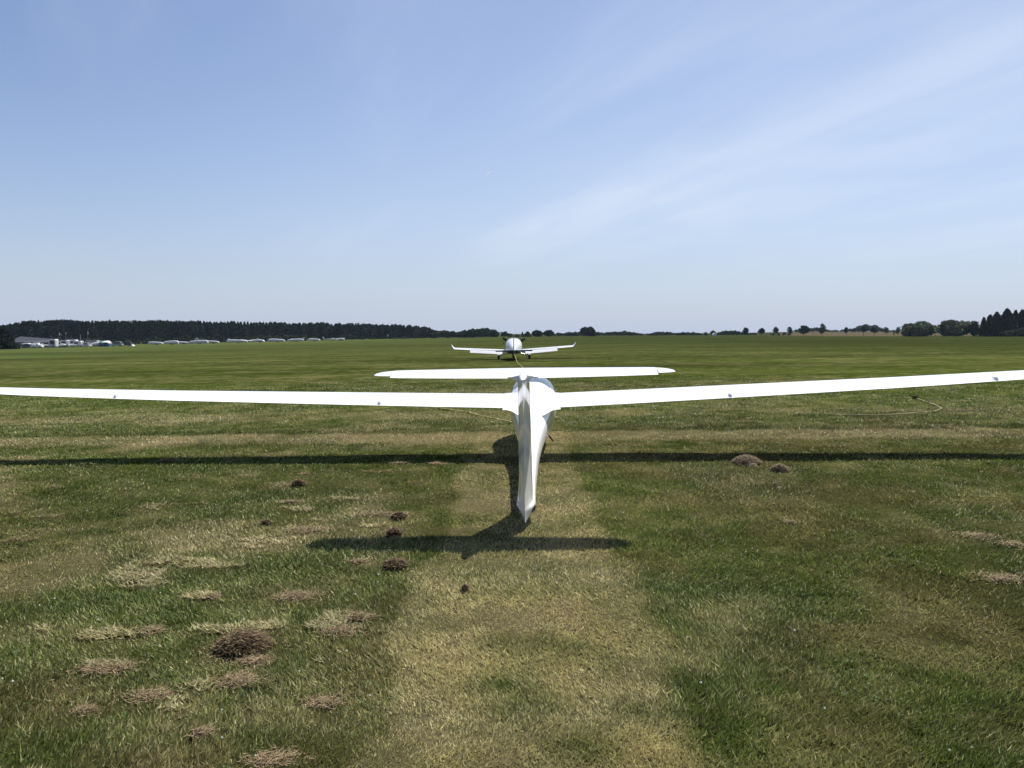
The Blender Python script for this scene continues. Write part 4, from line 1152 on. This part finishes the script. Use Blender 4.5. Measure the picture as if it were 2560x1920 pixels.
def camper(px, D, L, H, label, rz=0, name='camper_van', cat='camper', wmat='dark_glass', body='gelcoat2'):
    r = empty(name, place(px, D), (0, 0, rz)); tag(r, label, cat, LG); h = L / 2
    f = MB(); prof_body(f, [(-h, .4), (-h, 1.1), (-h + .25, H - .25), (-h + .5, H), (h - .25, H), (h, H - .3), (h, .4)], 2.1); f.build('body', M[body], r)
    f = MB(); f.loft([[(-h + .45, y, 1.15), (-h + .55, y, H - .5), (h - .5, y, H - .5), (h - .4, y, 1.15)] for y in (-1.075, -1.052)]); f.build('window', M[wmat], r, smooth=0)
    f = MB(); f.box(h - 1.2, h - .6, -1.07, -1.052, .5, H - .6); f.build('door', M['carsilver'], r, smooth=0)
    wheels(r, (-h + .8, h - .9) if name == 'camper_van' else (.1,), 2.1, .32); return r
camper(135, 296, 2.6, 3.0, 'tall white camper van with one wide dark window, seen end-on', 0)
camper(150, 302, 3.2, 2.3, 'low white caravan right of the tall camper van', .05, 'caravan', 'caravan')
camper(164, 300, 2.6, 2.6, 'silver grey van in the middle of the vehicle cluster', -.1, body='carsilver')
far_glider(172, 290, 'white glider with its wing stretched right in front of the caravans', .8)
camper(182, 306, 3.6, 2.7, 'white caravan with bright rounded roof under the first tall flag pole', .08, 'caravan', 'caravan')
camper(197, 304, 3.0, 2.2, 'grey-white caravan behind the wing of the cluster glider', .0, 'caravan', 'caravan')
car(215, 290, -.15, 'gelcoat2', 'white hatchback at the right end of the white cluster, below the tallest flag', L=3.9)
camper(232, 305, 4.6, 2.3, 'long flat grey caravan with awning pole, behind the slanted white trailer', .0, 'caravan', 'caravan', body='carsilver')
trailer(240, 296, 3.8, 1.7, 'small white trailer standing at a slant left of the teal tent', .5)
def tent(px, D, W, H, mat, label, top='canvas'):
    r = empty('tent', place(px, D)); tag(r, label, 'tent'); h = W / 2; secs = []
    for x, k in ((-h, .72), (-h * .6, .97), (0, 1), (h * .6, .97), (h, .72)):
        secs.append([(x, -1.3, 0), (x, -1.15, H * .72 * k), (x, 1.15, H * .72 * k), (x, 1.3, 0)])
    f = MB(); f.loft(secs); f.build('tent_wall', M[mat], r, smooth=0)
    f = MB(); f.loft([[(x, -1.2, H * .725 * k), (x, -.5, H * .98 * k), (x, .5, H * .98 * k), (x, 1.2, H * .725 * k)] for x, k in ((-h * 1.02, .72), (-h * .6, .97), (0, 1), (h * .6, .97), (h * 1.02, .72))]); f.build('tent_roof', M[top], r, smooth=40)
    f = MB(); f.box(-.5, .5, -1.34, -1.305, .0, H * .6, tx=.12, taper=0); f.build('entrance', M['navy'], r, smooth=0)
    return r
tent(258, 296, 2.0, 2.1, 'greenawn', 'narrow pale green awning tent touching the teal tent', 'greenawn')
tent(269, 293, 2.5, 2.1, 'tealtent', 'teal tent with bright white roof')
car(293, 298, 0, 'carsilver', 'silver estate car with dark windows right of the teal tent', H=1.7)
car(316, 300, 0, 'cargreen', 'dark green car at the right end of the vehicles', H=1.55)
f = MB(); secs = []
for x, k in ((-.75, .05), (-.45, .6), (0, 1), (.45, .6), (.75, .05)): secs.append([(x, -.6, 0), (x, -.2, .7 * k), (x, .2, .7 * k), (x, .6, 0)])
f.loft(secs); o = f.build('cover', M['canvas'], None); o.location = place(332, 300); tag(o, 'small white covered heap alone right of the dark green car', 'cover')
TR = [(390, 330, 6.0, 1.45, 'low white trailer at the left end of the trailer row', False), (428, 335, 6.3, 1.75, 'white trailer with a small step at its right end, second of the row', False),
      (459, 342, 5.0, 1.3, 'low plain white trailer between two taller ones', False), (497, 340, 8.2, 1.75, 'long white trailer with a dark front end, under the white hoop', False),
      (533, 350, 5.4, 1.4, 'white trailer ending left of the gap in the row', False), (594, 352, 8.8, 1.65, 'biggest white trailer with an upright fin box, right of the gap', True),
      (649, 366, 4.6, 1.6, 'short round-nosed white trailer next to the long smooth one', False), (692, 366, 7.4, 1.65, 'long smooth white trailer with dark wheel below, middle of the right half', False),
      (739, 374, 7.2, 1.5, 'white trailer under the parked glider with raised fin', False), (786, 384, 5.6, 1.4, 'plain low white trailer right of the glider with raised fin', False),
      (850, 398, 4.6, 1.4, 'last white trailer at the right end of the row', False)]
for px, D, L, H, lb, fn in TR: trailer(px, D, L, H, lb, rz=rnd.uniform(-.08, .08), jockey=rnd.choice((-1, 1)), fin=fn)
far_glider(741, 382, 'white glider with raised fin above the trailers, nose to the left', 0)
far_glider(828, 392, 'small white glider near the right end of the row', .1, -1)
far_glider(625, 360, 'white glider tail showing right of the biggest trailer', -.1)
f = MB(); f.tube([(.9 * math.cos(a), 0, .02 + 1.1 * math.sin(a)) for a in np.linspace(0, PI, 14)], .09, 6); o = f.build('hoop', M['canvas'], None); q_ = place(501, 347); o.location = (q_[0], q_[1], q_[2] + 1.5)
o.location = (q_[0], 343.5, q_[2]); o.scale = (1, 1, 2.2); tag(o, 'white hoop arching over the long trailer with the dark front', 'hoop')
def flag(px, ytop, D, cloth_h, cloth_w, label, mat='flag'):
    x, y, z = place(px, D); H = top_z(ytop, D) - z
    r = empty('flag', (x, y, z)); tag(r, label, 'flag', 'flags above the parked vehicles')
    f = MB(); f.tube([(0, 0, -.2), (0, 0, H)], .045, 6); f.build('pole', M['strut'], r)
    f = MB(); secs = []
    for q in range(7):
        u_ = q / 6; xx = .04 + cloth_w * u_; zz_ = -.12 * u_ * cloth_h
        secs.append([(xx, .10 * math.sin(5 * u_), H + zz_), (xx, .10 * math.sin(5 * u_) + .02, H + zz_), (xx * .8, .10 * math.sin(5 * u_ + 1) + .02, H + zz_ - cloth_h), (xx * .8, .10 * math.sin(5 * u_ + 1), H + zz_ - cloth_h)])
    f.loft(secs); f.build('cloth', M[mat], r, smooth=40)
flag(129, 840, 310, .7, .22, 'faint small grey flag above the grey hall end', 'greyflag')
flag(149.5, 832.5, 308, .8, .42, 'bright white drop-shaped flag above the tall camper van')
flag(154, 834, 310, .8, .2, 'thin grey flag right beside the bright white one', 'greyflag')
flag(166, 831.5, 310, .5, .3, 'small high white flag on a thin pole right of the camper van')
flag(196, 851.5, 308, .6, .25, 'lowest small white flag above the caravans')
flag(202, 836, 306, 2.0, .3, 'long hanging grey flag on the pole left of the tallest flag', 'greyflag')
flag(221, 828, 306, 1.2, .28, 'tallest flag, a narrow upright white banner')
flag(251, 850.5, 306, .8, .35, 'white flag close above the pale green awning tent')
flag(969, 836, 430, .9, .5, 'lone white flag against the dark forest left of the tow plane')
# small white shed
sx, sy, sz = place(1785, 486); S_ = empty('shed', (sx, sy, sz)); tag(S_, 'tiny white shed under the small tree on the horizon', 'building')
f = MB(); f.box(-1.1, 1.1, -1, 1, -.3, 1.0); f.build('wall', M['canvas'], S_, smooth=0)
f = MB(); f.loft([[(-1.2, y, 1.0), (0, y, 1.7), (1.2, y, 1.0)] for y in (-1.1, 1.1)]); f.build('roof', M['canvas'], S_, smooth=0)

# ------------------------------------------------------------------ in the air
def at_sky(px, py, D):
    a = (px - 1280) / 2050; b = (960 - py) / 2050
    d = Vector((a, math.cos(PITCH) + b * math.sin(PITCH), -math.sin(PITCH) + b * math.cos(PITCH))) * (D)
    return d + Vector((0, 0, CAM_H))
p0, p1 = at_sky(1216, 441, 5200), at_sky(1228, 426, 5000)
f = MB(); f.tube([p0, p0.lerp(p1, .3), p0.lerp(p1, .75), p1], [1.0, 3.0, 3.4, .8], 8)
cm2 = attr_mat('contrail_vapour', transl=.6, spec=0)
for n_ in cm2.node_tree.nodes:
    if n_.type == 'BSDF_TRANSLUCENT' or n_.type == 'BSDF_PRINCIPLED':
        k_ = 'Color' if n_.type == 'BSDF_TRANSLUCENT' else 'Base Color'
        for l_ in list(n_.inputs[k_].links): cm2.node_tree.links.remove(l_)
        n_.inputs[k_].default_value = (.95, .96, .98, 1)
o = f.build('contrail', cm2, None); tag(o, 'short thin white contrail alone high in the blue sky', 'contrail')
def bird(px, py, D, label):
    p = at_sky(px, py, D); f = MB()
    f.loft([[(x, y0, z + .02), (x, y1, z), (x, y0, z - .02)] for x, y0, y1, z in ((-.55, -.02, .02, .10), (-.3, -.1, .12, .14), (0, -.28, .22, .02), (.3, -.1, .12, .14), (.55, -.02, .02, .10))])
    o = f.build('bird', M['black'], None); o.location = p; tag(o, label, 'bird', 'birds in the sky above the right wing')
bird(1754, 729, 420, 'tiny dark bird, the lower and darker of two above the right wing')
bird(1982, 693, 520, 'tiny faint bird, the higher of two above the right wing')

# ------------------------------------------------------------------ summer haze
f = MB(); f.box(-1500, 1500, -300, 1300, -14, 60)
hzm = bpy.data.materials.new('haze_air'); hzm.use_nodes = True; t_ = hzm.node_tree
t_.nodes.remove(t_.nodes['Principled BSDF'])
pv = N(t_, 'ShaderNodeVolumePrincipled'); pv.inputs['Density'].default_value = 5.5e-5; pv.inputs['Color'].default_value = (.62, .80, 1, 1); pv.inputs['Anisotropy'].default_value = .2
t_.links.new(pv.outputs[0], t_.nodes['Material Output'].inputs['Volume'])
o = f.build('haze', hzm, None, smooth=0); tag(o, 'thin summer haze over the whole field', 'haze', kind='stuff')
